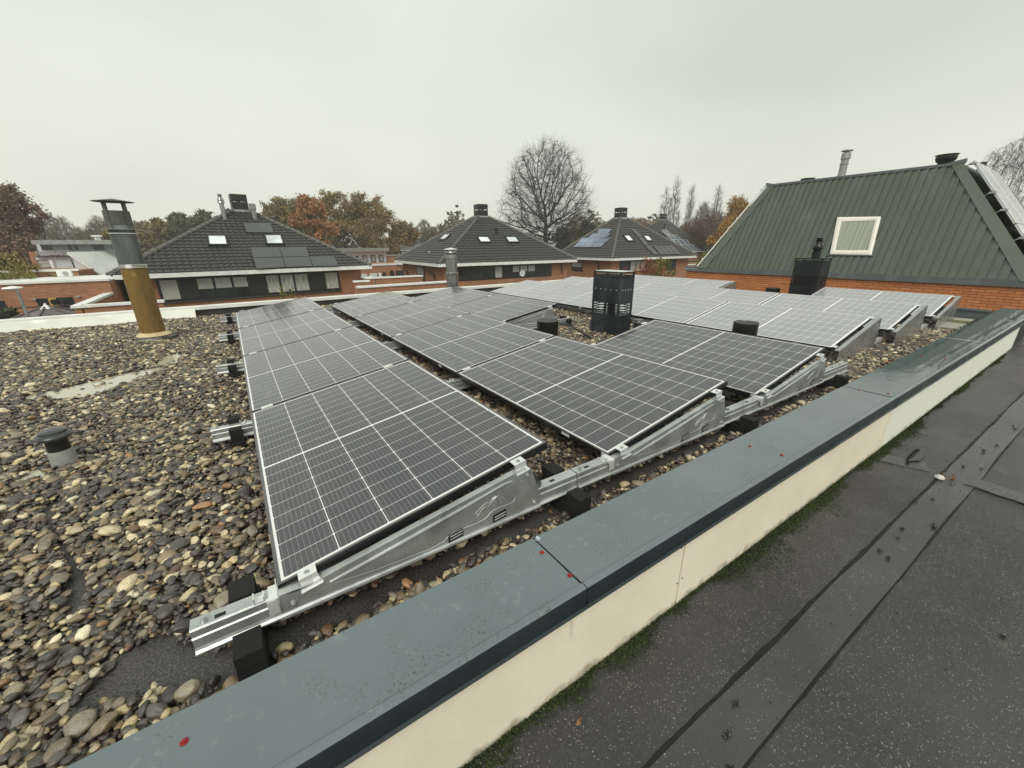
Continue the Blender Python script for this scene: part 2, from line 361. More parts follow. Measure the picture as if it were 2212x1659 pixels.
L_PALE = mat_leaf('sparse_brown_leaves', [(0.158,0.123,0.079),(0.263,0.201,0.123),(0.350,0.280,0.175)])
L_GOLD = mat_leaf('golden_leaves', [(0.228,0.123,0.032),(0.420,0.228,0.061),(0.350,0.228,0.079)])
L_YEL = mat_leaf('yellow_green_leaves', [(.08,.10,.015),(.17,.18,.03),(.26,.24,.05)])
L_SCAR = mat_leaf('scarlet_leaves', [(.20,.05,.025),(.34,.10,.05),(.40,.16,.08)])
L_HEDGE = mat_leaf('hedge_leaves', [(.015,.028,.01),(.035,.055,.02),(.06,.085,.03)])
BARK = simple('bark', (.050,.045,.036), .85, var=.35, sc=3)
BARKD = simple('dark_bark', (.028,.025,.021), .85, var=.35, sc=3)
BARKL = simple('pale_bark', (.16,.14,.12), .85, var=.35, sc=3)
MOSSM = mat_leaf('moss_green', [(.010,.016,.004),(.026,.042,.008),(.060,.085,.014)], .9)
GRASSM = simple('street_grass', (.05,.065,.025), .9, var=.4, sc=.3)
PAVE = simple('street_paving', (.12,.11,.10), .8, var=.25, sc=1)
RED = simple('red_sealing_plug', (.26,.012,.015), .35, var=.1)

# ------------------------------------------------------------------ setting: ground, decks
def sheet(name, x0, x1, y0, y1, z, mat, kind='structure'):
    mb = MB().quad((x0,y0,z),(x1,y0,z),(x1,y1,z),(x0,y1,z)); return tag(mb.build(name, mat), kind=kind)
sheet('ground', -900, 900, -900, 900, GZ, GRASSM)
sheet('street', -60, 90, 12, 24.6, GZ+.004, PAVE)

def yi(x): return -.283 - .0135*x               # inner edge of the coping
def yo(x): return -.562 - .0225*x               # outer edge of the coping
LZ = -.45
mb = MB(); mb.box(-4.2, 9.95, -.40, 8.45, -3.3, DZ); fr = mb.build('flat_roof', DECK); tag(fr, kind='structure')
mb = MB(); mb.add([(-5,-6,LZ),(22,-6,LZ),(22,-.3,LZ),(-5,-.3,LZ)], [(0,1,2,3)])
mb.add([(9.98,-.3,LZ),(22,-.3,LZ),(22,9.2,LZ),(9.98,9.2,LZ)], [(0,1,2,3)]); lr = tag(mb.build('lower_roof', FELT), kind='structure')
# smooth overlap strips on the lower roof, each a sheet 4 mm up
def lstrip(p, q, wl, name='felt_strip', z=LZ+.005):
    p = Vector(p); q = Vector(q); mb = MB()
    N = 60; vs = []; fs = []
    nrm = Vector((-(q-p).y, (q-p).x)).normalized()
    for i in range(N+1):
        c = p + (q-p)*i/N; j = .004*math.sin(i*1.7)+random.uniform(-.0025, .0025); j2 = .004*math.sin(i*1.1+2)+random.uniform(-.0025, .0025)
        a = c + nrm*(wl/2+j); b = c - nrm*(wl/2+j2)
        vs += [(a.x, a.y, z), (b.x, b.y, z), (a.x, a.y, z-.006), (b.x, b.y, z-.006)]
    for i in range(N): k = 4*i; fs += [(k, k+1, k+5, k+4), (k, k+4, k+6, k+2), (k+1, k+3, k+7, k+5)]
    mb.add(vs, fs); o = mb.build(name, STRIP, lr); return o
lstrip((-2.0,-.832), (13.5,-1.437), .146)
lstrip((3.775,-1.09), (3.70,-2.6), .155, z=LZ+.010); lstrip((3.70,-.62), (3.80,-.90), .15, z=LZ+.003)
lstrip((9.6,-1.3), (9.5,-3.4), .16, z=LZ+.010)
# dark seam lines; the raised strip edge's shadow is painted into them
DARKB = simple('seam_shade', (.004,.004,.004), .75, var=.3)
mb = MB()
for off, wd in ((.080, .011), (-.076, .005)):
    wv = [wd*(1+.35*math.sin(k*.9)*math.sin(k*.37+off*30)+random.uniform(-.12,.12)) for k in range(401)]
    yl = lambda x: -.832-(x+2)*.605/15.5+off
    vs = []; fs = []
    for k in range(401): x = -2+k*15.5/400; vs += [(x, yl(x)-wv[k], LZ+.0022), (x, yl(x)+wv[k]*.8, LZ+.0022)]
    for k in range(400): fs.append((2*k, 2*k+2, 2*k+3, 2*k+1))
    mb.add(vs, fs)
mb.build('seam_shade', DARKB, lr)

# ------------------------------------------------------------------ near parapet: coping sheets, fascia boards, plugs
par = tag(empty('roof_parapet', (0,-.4,0)), 'low roof edge wall with blue-grey metal coping and beige fascia boards', 'parapet')
def place(o, parent):                            # parent while keeping world position
    o.parent = parent; o.matrix_parent_inverse = Matrix.Translation(-Vector(parent.location)); return o
seams = [-3.6, -2.1, .812, 3.74, 6.62, 10.3]
for a, b in zip(seams[:-1], seams[1:]):
    mb = MB(); b -= .003; N = max(2, int((b-a)/.25))
    prof = lambda x: [(yi(x), DZ-.0), (yi(x), -.004), (yi(x)-.004, 0), (yo(x)+.030, -.0015), (yo(x)+.024, .0045), (yo(x)+.010, .0055), (yo(x)+.001, .001), (yo(x)-.002, -.006), (yo(x)-.003, -.066), (yo(x)-.010, -.074), (yo(x)-.004, -.080), (yo(x)+.018, -.076)]
    vs = []; fs = []; n = 12
    for i in range(N+1):
        x = a+(b-a)*i/N
        for (yy, zz) in prof(x): vs.append((x, yy, zz))
    for i in range(N):
        for k in range(n-1): fs.append((i*n+k, i*n+k+1, (i+1)*n+k+1, (i+1)*n+k))
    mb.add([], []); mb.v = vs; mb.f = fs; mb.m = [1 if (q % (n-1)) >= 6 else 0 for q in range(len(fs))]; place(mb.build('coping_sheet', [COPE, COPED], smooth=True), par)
for x in seams[1:-1]:
    mb = MB(); mb.box(x-.004, x+.001, yo(x)+.02, yi(x)-.004, -.002, .0012); place(mb.build('coping_joint', DARKB if x < 6 else ALU), par)
for a, b in ((-3.6, 1.366), (1.377, 3.824), (3.829, 9.12)):
    mb = MB(); f = lambda x: yo(x)+.018
    mb.add([(a,f(a),-.076),(b,f(b),-.076),(b,f(b),LZ+.012),(a,f(a),LZ+.012),(a,f(a)+.02,-.076),(b,f(b)+.02,-.076),(b,f(b)+.02,LZ+.012),(a,f(a)+.02,LZ+.012)],
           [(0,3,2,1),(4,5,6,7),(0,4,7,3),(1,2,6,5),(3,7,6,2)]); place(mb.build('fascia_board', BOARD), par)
mb = MB(); mb.prism([(-3.6, yo(-3.6)+.04), (10.3, yo(10.3)+.04), (10.3, -.39), (-3.6, -.39)], -.6, -.03, axis='z'); place(mb.build('upstand', DARKW), par)
for (x, y) in ((.791,-.375),(.802,-.508),(2.192,-.406),(2.228,-.547),(3.729,-.438),(3.80,-.585),(-.214,-.368),(5.35,-.45),(5.40,-.60)):
    mb = MB().lathe([(.0075,0),(.0085,.001),(.0085,.0025),(.0045,.003),(.0045,.006),(.002,.0068)], 14, (x,y,-.001)); place(mb.build('sealing_plug', RED), par)
for (x, z) in ((1.395,-.10),(1.392,-.30),(1.35,-.12),(1.36,-.31),(3.79,-.14)):
    mb = MB().lathe([(.004,0),(.004,.002)], 8); o = mb.build('fixing_screw', DARKW); o.rotation_euler = (R(90),0,0); o.location = (x, yo(x)+.0185, z); place(o, par); 

# far white parapet and side strip beside the neighbour
fp = tag(empty('rear_parapet', (3,8.3,DZ)), 'low white metal edge strip along the far side of the gravel roof', 'parapet')
mb = MB(); mb.box(-4.2, 10.2, 8.26, 8.48, -.045, 0); mb.box(-4.2, 10.2, 8.25, 8.26, -.06, .006); place(mb.build('coping', WHITE, bevel=.004), fp)
mb = MB(); mb.box(-.62, 10.1, 8.30, 8.46, DZ-.3, -.045); place(mb.build('dark_upstand', DECK), fp)
mb = MB(); N = 60; vs = []; fs = []
for i in range(N+1):
    x = -4.2+3.58*i/N; b = .018*math.sin(x*9)+.012*math.sin(x*23); vs += [(x, 8.255, -.02), (x, 8.20+b*.4, -.09), (x, 8.07+b, DZ+.015)]
for i in range(N): k = 3*i; fs += [(k,k+1,k+4,k+3), (k+1,k+2,k+5,k+4)]
mb.add(vs, fs); place(mb.build('white_flashing', simple('white_flashing', (.72,.73,.66), .22, var=.1, sc=2), smooth=True), fp)
for x in (1.5, 3.9, 4.1, 6.4): mb = MB().lathe([(.012,0),(.012,.02),(.02,.022),(.02,.03)], 8, (x,8.36,0)); place(mb.build('coping_screw', GREYM), fp)
sp = tag(empty('side_parapet', (9.9,4,DZ)), 'grey metal edge strip between the gravel roof and the green neighbour', 'parapet')
mb = MB(); mb.box(9.72, 9.98, -.36, 8.25, DZ-.2, -.012); mb.box(9.70, 9.74, -.36, 8.25, -.02, .012); place(mb.build('coping', GREYF), sp)

# ------------------------------------------------------------------ solar panels
PW, PL = 1.128, 1.721
def panel_meshes(cells, frame):
    t = .011; mb = MB(); h = .035
    mb.box(0, t, 0, PL, -h, 0); mb.box(PW-t, PW, 0, PL, -h, 0); mb.box(t, PW-t, 0, t, -h, -.0003); mb.box(t, PW-t, PL-t, PL, -h, -.0003)
    f = mb.mesh('frame', [frame, BLACKF])
    for p_ in f.polygons: p_.material_index = 0 if p_.normal.z > .9 else 1
    c = MB().quad((t,t,-.003),(PW-t,t,-.003),(PW-t,PL-t,-.003),(t,PL-t,-.003)).mesh('cell_sheet', cells)
    b = MB().quad((t,t,-.012),(t,PL-t,-.012),(PW-t,PL-t,-.012),(PW-t,t,-.012)).mesh('backsheet', WHITE)
    j = MB().box(PW*.5-.05, PW*.5+.05, PL/2-.03, PL/2+.03, -.03, -.013).mesh('junction_box', BLACKP)
    k = MB().box(-.0012, .0003, .30, .365, -.030, -.012).mesh('label_sticker', WHITE)
    return [('frame', f), ('cell_sheet', c), ('backsheet', b), ('junction_box', j), ('label_sticker', k)]
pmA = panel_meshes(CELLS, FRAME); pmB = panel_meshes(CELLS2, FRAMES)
TA, TB = .162, .193
ROWS = [(0, 0, 0, TA, pmA), (1.507, -.026, 0, TA, pmA), (3.02, -.051, 0, TA, pmA), (5.175, .20, -.021, TB, pmB), (6.65, .097, .006, TB, pmB), (8.295, .035, .009, TB, pmB)]
RN = ['leftmost row', 'second row from the left', 'third row from the left', 'fourth row from the left', 'fifth row from the left', 'row next to the green house']
PN = ['nearest panel', 'second panel back', 'third panel back', 'rearmost panel']
for r, (X, Y0, Z0, ti, pm) in enumerate(ROWS):
    for k in range(4):
        if (r == 2 and k == 1) or (r == 5 and k == 1): continue
        root = empty('solar_panel', (X, Y0+k*(PL+.02), Z0), (0, -ti, 0))
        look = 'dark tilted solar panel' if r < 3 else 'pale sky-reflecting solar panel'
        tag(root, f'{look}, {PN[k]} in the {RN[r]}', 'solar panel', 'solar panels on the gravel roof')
        for nm, me in pm:
            o = bpy.data.objects.new(nm, me); COL.objects.link(o); o.parent = root
# small white label stickers on low frame edges
# ------------------------------------------------------------------ rails with foam pads and clamps
def skew(x): return -.018*x
RAILP = [(.018,-.012),(-.026,-.012),(-.030,-.017),(-.030,-.040),(-.034,-.044),(-.034,-.074),(-.038,-.082),(-.046,-.088),(-.046,-.093),(-.034,-.093),(-.024,-.060),(.018,-.060)]
def foam_mesh():
    mb = MB(); mb.box(-.036, .036, -.16, .20, DZ, -.125); mb.box(-.036, .036, -.155, -.065, -.125, -.060); mb.box(-.036, .036, .03, .12, -.125, -.012)
    return mb.mesh('foam_pad', FOAM)
FOAMM = foam_mesh(); mb = MB(); mb.box(-.034, .034, -.15, .16, DZ, -.135); mb.box(-.034, .034, -.135, -.080, -.135, -.050); mb.box(-.034, .034, .0, .075, -.135, -.025); FOAMB = mb.mesh('foam_pad', FOAM)
def clamp_mid():
    mb = MB(); mb.box(-.035, .035, -.022, .022, .001, .005); mb.box(-.035, .035, -.009, .009, -.03, .0052); mb.lathe([(.006,.004),(.006,.010)], 8)
    return mb.mesh('panel_clamp', ALU)
CLMID = clamp_mid()
RL = ['front rail nearest the parapet', 'second rail back', 'third rail back', 'fourth rail back', 'rearmost rail at the far end']
for i in range(5):
    y = i*(PL+.02) - (.01 if i else 0)
    x1 = (4.60 if i in (0, 1) else 4.3)
    root = tag(empty('mounting_rail', (0, y, DZ)), f'galvanised steel rail on black foam pads, {RL[i]}', 'rail', 'rails carrying the solar panels')
    segs = [(-.228, 1.262), (1.268, 2.78), (2.786, x1)]
    for a, b in segs:
        mb = MB(); y0 = y if i else 0
        P = RAILP if i == 0 else [(p[0]-.022, p[1]-.040) for p in RAILP]
        M = None
        vs = [(a, y0+p[0]+skew(a), p[1]) for p in P] + [(b, y0+p[0]+skew(b), p[1]) for p in P]; n = len(P)
        mb.add(vs, [tuple(range(n)), tuple(range(2*n-1, n-1, -1))]+[(k, n+k, n+(k+1) % n, (k+1) % n) for k in range(n)])
        place(mb.build('rail_profile', GALV if i else ALU), root) if False else place(mb.build('rail_profile', GALV), root)
        # dark slots punched in the top face
        x = a+.06
        dz_ = 0 if i == 0 else -.040
        if i: y0 -= .022
        while x < b-.04 and i < 1:
            place(MB().box(x, x+.028, y0+skew(x)-.018, y0+skew(x)-.004, -.0125, -.0112).build('slot', DARKB), root); x += .16 if i == 0 else .4
        mc = MB(); xc = a+.16; mc.box(xc, xc+.03, y0+skew(xc)-.030, y0+skew(xc)-.002, -.012+dz_, -.008+dz_); mc.box(xc, xc+.004, y0+skew(xc)-.030, y0+skew(xc)-.002, -.008+dz_, .010+dz_); mc.box(xc+.026, xc+.03, y0+skew(xc)-.030, y0+skew(xc)-.002, -.008+dz_, .006+dz_)
        place(mc.build('clip', ALU), root)
        mj = MB().lathe([(.009,-.012),(.009,-.005),(.006,-.005),(.006,.002)], 8, (a+.035, y0+skew(a)-.010, dz_)); place(mj.build('bolt', GALV), root)
    for x in (-.098, 1.205, 2.72, 4.25):
        o = bpy.data.objects.new('foam_pad', FOAMB if i else FOAMM); COL.objects.link(o); o.location = (x, (y if i else 0)+skew(x), 0); place(o, root)
    if 0 < i:                                     # clamps bridging the seam (or holding the last edge)
        for r in range(3):
            X, Y0, Z0, ti, _ = ROWS[r]
            if r == 2 and i in (1, 2): pass
            for s in (.10, .95):
                M = Matrix.Translation((X, Y0+i*(PL+.02)-.010, Z0)) @ Matrix.Rotation(-ti, 4, 'Y') @ Matrix.Translation((s, 0, 0))
                o = bpy.data.objects.new('panel_clamp', CLMID); COL.objects.link(o); o.matrix_world = M; place(o, root)

# triangular side plates with pressed ribs, slots and a scratched mountain mark, at the near end of each row
def side_plate(X, Y, label):
    root = tag(empty('side_plate', (X, Y, 0), (0, 0, -.018)), label, 'bracket', 'galvanised side plates of the solar rows')
    P = [(-.004,-.076),(-.004,-.006),(.05,-.016),(.10,-.010),(.935,.128),(.962,.118),(1.032,-.070),(1.03,-.088)]
    mb = MB(); mb.prism(P, -.040, -.0385)
    for k in range(1): mb.prism([(.95,.126),(.985,.112),(1.045,-.066),(1.032,-.070),(.962,.118)], -.040, -.006)
    mb.prism([(-.004,-.006),(.10,-.010),(.935,.128),(.93,.1285),(.10,-.0085),(-.004,-.0045)], -.040, -.012)
    mb.box(-.01, 1.03, -.052, -.0385, -.093, -.088)
    mb.build('plate', GALV, root)
    pts = [(.147,-.032),(.20,-.024),(.40,.010),(.65,.055),(.84,.092),(.878,.092),(.896,.075),(.903,.02),(.895,-.005),(.875,-.016),(.82,-.012),(.78,-.016),(.762,-.030),(.75,-.040),(.70,-.045),(.64,-.042),(.60,-.043),(.575,-.052),(.56,-.064),(.50,-.072),(.30,-.062),(.16,-.045),(.147,-.032)]
    rad = [.005,.006,.007,.0065,.005]+[.0026]*3+[.0013]*15
    MB().tube([(p[0], -.0405, p[1]) for p in pts], rad[:len(pts)], 8).build('pressed_rib', GALV, root, smooth=True)
    for (a, zc) in ((.578,-.060),(.783,-.056)):
        ms = MB().add([(a,-.0412,zc-.022),(a+.066,-.0412,zc-.016),(a+.066,-.0412,zc+.024),(a,-.0412,zc+.016)], [(0,1,2,3)]); ms.build('slot', DARKB, root)
        mt = MB()
        for q in (0, .013): mt.add([(a+.008,-.0425,zc-.012+q),(a+.062,-.0425,zc-.005+q),(a+.062,-.0425,zc+.001+q),(a+.008,-.0425,zc-.006+q)], [(0,1,2,3)])
        mt.build('tab', ALU, root)
    ml = MB()                                     # the scratched mark: three peaks and small strokes
    def arc(p0, p1, p2, r=.0007):
        pp = []
        for i in range(9): s = i/8; pp.append(((1-s)**2*p0[0]+2*s*(1-s)*p1[0]+s*s*p2[0], -.0410, (1-s)**2*p0[1]+2*s*(1-s)*p1[1]+s*s*p2[1]))
        ml.tube(pp, r, 5)
    arc((.700,.000),(.73,.030),(.762,.036)); arc((.722,.002),(.74,.018),(.752,.020)); arc((.708,-.012),(.716,-.004),(.724,-.002))
    arc((.762,.012),(.775,.045),(.80,.052)); arc((.775,.018),(.79,.046),(.812,.048)); arc((.79,.030),(.80,.020),(.803,.010)); arc((.800,.050),(.822,.030),(.826,.004)); arc((.826,.040),(.838,.030),(.842,.018)); arc((.845,.020),(.850,.012),(.851,.004)); arc((.79,.010),(.795,.004),(.797,-.002))
    ml.build('pressed_mark', ALU, root)
    for (x, z) in ((.033,-.055),(.962,.092),(1.0,-.062)):
        o = MB().lathe([(.0085,0),(.0085,.005),(.005,.0055),(.005,.010)], 8).build('bolt', GALV, root, smooth=False); o.rotation_euler = (R(90),0,0); o.location = (x, -.040, z)
    # end clamps holding the panel edge
    for s, zoff in ((.090, 0), (.945, 0)):
        z = s*math.sin(TA)
        mb = MB(); M = Matrix.Translation((s*math.cos(TA), 0, z)) @ Matrix.Rotation(-TA, 4, 'Y')
        mb.box(-.028, .028, -.030, .012, .001, .005, M=M); mb.box(-.028, .028, -.030, -.026, -.034, .001, M=M); mb.box(-.034, .034, -.048, -.026, -.038, -.034, M=M); mb.box(-.028, .028, -.026, -.003, -.036, -.031, M=M)
        mb.build('panel_clamp', ALU, root)
        o = MB().lathe([(.008,.005),(.008,.009),(.004,.0092),(.004,.0094)], 10).build('bolt', GREYM, root); o.location = (s*math.cos(TA)-.001, -.012, z)
    mb = MB(); mb.box(-.028, .0, -.045, .022, -.030, -.006); mb.box(-.006, -.003, -.048, .045, -.045, -.002); mb.box(-.034, -.004, -.048, -.044, -.060, -.006); mb.build('foot_bracket', ALU, root)
    mb = MB(); mb.add([(1.00,-.02,.09),(1.045,-.035,.02),(1.05,.03,.01),(1.0,.05,.08),(1.035,-.015,-.06),(1.03,.04,-.05)], [(0,1,2,3),(1,4,5,2)]); mb.build('wind_tab', GALV, root)
    return root
for X, lb in ((0,'galvanised side plate under the near edge of the leftmost panel row'), (1.507,'galvanised side plate closing the near end of the second panel row'), (3.02,'galvanised side plate closing the near end of the third panel row')):
    side_plate(X, skew(X)-.002, lb)
side_plate(3.02, 2*(PL+.02)-.056, 'galvanised side plate behind the round vent, at the panels beyond the gap')
# plain folded plates of the older rows
def plain_plate(X, Y, Z, label):
    root = tag(empty('wedge_plate', (X, Y, Z)), label, 'bracket', 'plain aluminium wedge plates of the right rows')
    z0 = DZ-Z+.02; h1 = 1.11*math.sin(TB)
    mb = MB(); mb.prism([(-.06, z0),(-.05,.012-.03),(1.075, h1+.00),(1.105, h1-.01),(1.13, z0+.14),(1.10, z0+.01)], -.085, -.083)
    mb.prism([(-.05,-.018),(1.075, h1),(1.075, h1+.003),(-.05,-.014)], -.085, -.045)
    mb.build('plate', GREYM, root)
    mb = MB(); mb.box(-.075, 1.10, -.10, -.03, z0-.015, z0+.0); mb.build('base_rail', ALU, root)
    for s in (.03, 1.06):
        M = Matrix.Translation((s*math.cos(TB), 0, s*math.sin(TB))) @ Matrix.Rotation(-TB, 4, 'Y')
        mb = MB(); mb.box(-.025,.025,-.035,.012,.001,.005,M=M); mb.box(-.025,.025,-.035,-.031,-.045,.001,M=M); mb.build('panel_clamp', ALU, root)
    for (x, z) in ((1.05,h1-.05),(1.10,h1-.10),(1.09,z0+.04),(.02,z0+.03)):
        o = MB().lathe([(.006,0),(.006,.006)], 8).build('bolt', BLACKF, root); o.rotation_euler = (R(90),0,0); o.location = (x,-.085,z)
    return root
for (r, k), lb in (((3,0),'smooth aluminium wedge plate ending the fourth panel row'), ((4,0),'smooth aluminium wedge plate ending the fifth panel row'), ((5,0),'smooth aluminium wedge plate beside the concrete paving slabs'), ((5,2),'dark far wedge plate beyond the chimney gap near the brick wall')):
    X, Y0, Z0, _, _ = ROWS[r]; plain_plate(X, Y0+k*(PL+.02), Z0, lb)
for r in (3, 4):                                  # ballast rail pieces showing between the rows
    X = ROWS[r][0]; mb = MB(); mb.box(X+1.06, ROWS[r+1][0]+.05, ROWS[r][1]-.06, ROWS[r][1]-.01, -.15, -.105)
    tag(mb.build('connecting_rail', ALU), 'short bright rail piece linking the ' + ('fourth and fifth' if r == 3 else 'fifth and last') + ' panel rows', 'rail')

# ------------------------------------------------------------------ things standing on the roof
# stained flue, cap on posts
fx, fy = -.985, 6.12
root = tag(empty('rusty_flue', (fx,fy,DZ)), 'tall round metal chimney flue, grey above and stained brown below, flat cap on top', 'chimney')
r0 = .135
mb = MB().lathe([(r0,.13),(r0,.985),(r0+.006,.99),(r0+.012,1.0),(r0+.006,1.008),(r0+.012,1.017),(r0+.006,1.025),(r0+.012,1.034),(r0,1.045),(r0-.004,1.42)], 40); mb.build('flue_pipe', FLUEM, root, smooth=True)
for z in (1.0,1.017,1.034): MB().tube([( (r0+.010)*math.cos(a*math.pi/18), (r0+.010)*math.sin(a*math.pi/18), z) for a in range(37)], .004, 6, cap=False).build('band', ALU, root, smooth=True)
MB().lathe([(r0+.006,1.415),(r0+.006,1.428)], 40).build('band', ALU, root)
MB().lathe([(r0+.065,1.465),(r0+.067,1.469),(r0+.005,1.472)], 40).build('collar_ring', ALU, root)
MB().lathe([(r0-.004,1.428),(r0-.004,1.535)], 40).build('neck', FLUEM, root, smooth=True)
CAPM = mat_streak('sooty_zinc', (.10,.10,.085,1), (.22,.215,.18,1), 14, .6, .2)
MB().lathe([(r0-.004,1.52),(r0-.004,1.69),(r0-.014,1.69),(r0-.014,1.52)], 40, caps=False).build('wind_guard', CAPM, root, smooth=True)
for k in range(4):
    a = k*math.pi/2+.93; M = Matrix.Rotation(a, 4, 'Z')
    mb = MB().box(r0-.016, r0+.004, -.022, .022, 1.47, 1.80, M=M); mb.build('strut', CAPM, root)
MB().lathe([(.005,1.835),(.20,1.800),(.205,1.797),(.20,1.795),(.005,1.80)], 40).build('cap', CAPM, root)
RUSTW = simple('rust_stained_white', (.55,.44,.26), .5, var=.3, sc=5)
MB().lathe([(r0+.005,.135),(r0+.02,.13),(r0+.062,.095),(r0+.060,.088),(r0+.01,.115)], 40).build('storm_collar', RUSTW, root, smooth=True)
MB().lathe([(r0+.04,.0),(r0+.03,.03),(r0+.02,.11)], 40).build('base_flashing', simple('stained_upstand', (.46,.45,.40), .6, var=.4, sc=9), root, smooth=True)
mb = MB(); mb.prism([(.02,-.16),(.28,-.20),(.34,-.10),(.25,.10),(.10,.16),(.05,0)], 0, .035, axis='z'); mb.prism([(.10,-.18),(.22,-.22),(.27,-.1),(.14,-.02)], .035, .085, axis='z'); mb.build('felt_patch', DECK, root)
# small mushroom vent, left
root = tag(empty('mushroom_vent', (-.965,1.985,DZ)), 'small black mushroom vent on a grey pipe among the pebbles at the left', 'vent')
MB().lathe([(.060,0),(.057,.05),(.055,.118)], 28).build('grey_pipe', simple('pvc_grey', (.33,.34,.32), .5, var=.2, sc=12), root, smooth=True)
MB().lathe([(.050,.118),(.048,.15),(.049,.195)], 28).build('neck', BLACKP, root, smooth=True)
MB().lathe([(.052,.187),(.071,.192),(.080,.203),(.080,.210),(.071,.222),(.060,.226),(.059,.236),(.052,.241),(.015,.245),(.001,.245)], 32).build('cap', simple('vent_cap_grey', (.045,.048,.05), .3, var=.3, sc=18), root, smooth=True)
# louvred black chimneys
def roof_chimney(x, y, sx, sy, h, label, dark=1, fb=.33, CHIM=CHIM):
    root = tag(empty('roof_chimney', (x, y, DZ)), label, 'chimney', 'black louvred metal chimneys')
    hb = h*fb
    mb = MB().box(0, sx, 0, sy, -.05, hb); mb.build('base', CHIM, root, bevel=.003)
    MB().box(-.008, sx+.008, -.008, sy+.008, hb, hb+.012).build('collar', CHIM, root)
    for (px, py) in ((0,0),(sx-.022,0),(0,sy-.022),(sx-.022,sy-.022)):
        MB().box(px, px+.022, py, py+.022, hb+.012, h).build('corner_post', CHIM, root)
    zb = hb+.012; n = 4
    for k in range(n):
        z = zb+.008+k*(h*.16/n); mb = MB()
        for (a,b,c,d) in ((.012,sx-.012,.002,.012),(.012,sx-.012,sy-.012,sy-.002),(.002,.012,.012,sy-.012),(sx-.012,sx-.002,.012,sy-.012)): mb.box(a,b,c,d,z,z+.012)
        mb.build('louvre', CHIM, root)
    z1 = zb+h*.17; z2 = h-.085
    mb = MB()
    for (a,b,c,d) in ((.01,sx-.01,.001,.006),(.01,sx-.01,sy-.006,sy-.001),(.001,.006,.01,sy-.01),(sx-.006,sx-.001,.01,sy-.01)): mb.box(a,b,c,d,z1,z2)
    mb.build('wind_panel', CHIM, root)
    mb = MB()                                      # toothed upper slots
    m_ = 12
    for k in range(m_):
        t0 = .02+(sy-.04)*k/m_; mb.box(.001,.006,t0,t0+(sy-.04)/m_*.6,z2,z2+.018); mb.box(sx-.006,sx-.001,t0,t0+(sy-.04)/m_*.6,z2,z2+.018)
        t0 = .02+(sx-.04)*k/m_; mb.box(t0,t0+(sx-.04)/m_*.6,.001,.006,z2,z2+.018)
    mb.build('comb', CHIM, root)
    mb = MB()
    for k in range(5): mb.lathe([(.006,-.001),(.006,.001)], 8, (0,0,0)) if False else None
    for (a,b,c,d) in ((.0,sx,.0,.014),(.0,sx,sy-.014,sy),(.0,.014,.014,sy-.014),(sx-.014,sx,.014,sy-.014)): mb.box(a,b,c,d,z2+.018,z2+.034); mb.box(a,b,c,d,h-.02,h)
    mb.build('top_frame', CHIM, root)
    MB().box(.02, sx-.02, .02, sy-.02, h-.05, h-.045).build('lid', CHIM, root)
    MB().box(.004, sx-.004, .004, sy-.004, h-.004, h+.002).build('top_plate', ALU if dark else CHIM, root)
    mb = MB()
    for k in range(5):
        yy = sy*(.12+.19*k); mb.box(-.001, .0005, yy-.006, yy+.006, (z1+z2)/2+.01, (z1+z2)/2+.024)
        if k < 4: xx = sx*(.2+.2*k); mb.box(xx-.005, xx+.005, -.001, .0005, (z1+z2)/2+.01, (z1+z2)/2+.024)
    mb.build('punched_hole', ALU if dark else DARKB, root)  # flat tabs; the ALU ones paint daylight showing through
    if not dark: MB().box(.03, sx-.03, .03, sy-.03, hb, z1+.05).build('inner_liner', BLACKF, root)
    MB().lathe([(.055,hb),(.055,z1+.05)], 20, (sx/2,sy/2,0)).build('inner_flue', BLACKF, root, smooth=True)
    return root
roof_chimney(4.33, 2.40, .28, .50, .885, 'square black louvred chimney standing on the gravel in the gap of the third row')
rc = roof_chimney(9.33, 1.86, .40, .47, .945, 'square black chimney with a round cowl, in front of the brick wall', 0, .47, CHIM2)
MB().lathe([(.07,.945),(.07,1.05),(.075,1.055),(.075,1.07),(.05,1.075),(.075,1.10),(.085,1.13),(.078,1.17),(.06,1.20),(.055,1.25),(.072,1.26),(.045,1.275),(.05,1.31),(.09,1.315),(.02,1.325)], 24, (.24,.22,0)).build('cowl', BLACKP, rc, smooth=True)
def round_vent(x, y, r, zt, label, wet=False):
    root = tag(empty('round_vent', (x, y, DZ)), label, 'vent', 'round black roof vents'); h = zt-DZ
    MB().lathe([(r*.96,0),(r,.01),(r,h-.012),(r*.99,h)], 36).build('drum', BLACKP, root, smooth=True)
    MB().lathe([(r*1.0,h-.006),(r*1.015,h-.002),(r*1.0,h+.004),(r*.93,h+.004),(r*.9,h-.002),(.001,h-.003)], 36).build('lid', simple('wet_lid', (.05,.052,.05), .06, var=.5, sc=12) if wet else BLACKP, root, smooth=True)
    return root
round_vent(3.555, 2.965, .148, .05, 'wet round black vent with a cable, left of the square chimney', True)
round_vent(4.66, .87, .125, .205, 'round black vent rising just behind the third row nearest panel', True)
round_vent(9.42, 2.66, .13, .135, 'low round black vent beside the chimney at the brick wall')
root = tag(empty('small_vent', (4.87,2.47,DZ)), 'small grey-capped vent just right of the square chimney', 'vent')
MB().lathe([(.065,0),(.065,.13),(.085,.135),(.088,.155),(.07,.175),(.068,.19),(.001,.195)], 28).build('cap', simple('small_vent_grey', (.08,.085,.085), .35, var=.3, sc=18), root, smooth=True)
cb = MB().tube([(3.70,2.90,0.0),(3.75,2.84,.0),(3.80,2.74,-.03),(3.84,2.60,-.09),(3.86,2.46,-.14),(3.90,2.34,-.17),(3.97,2.28,-.175)], .0125, 8).build('cable', BLACKP, smooth=True)
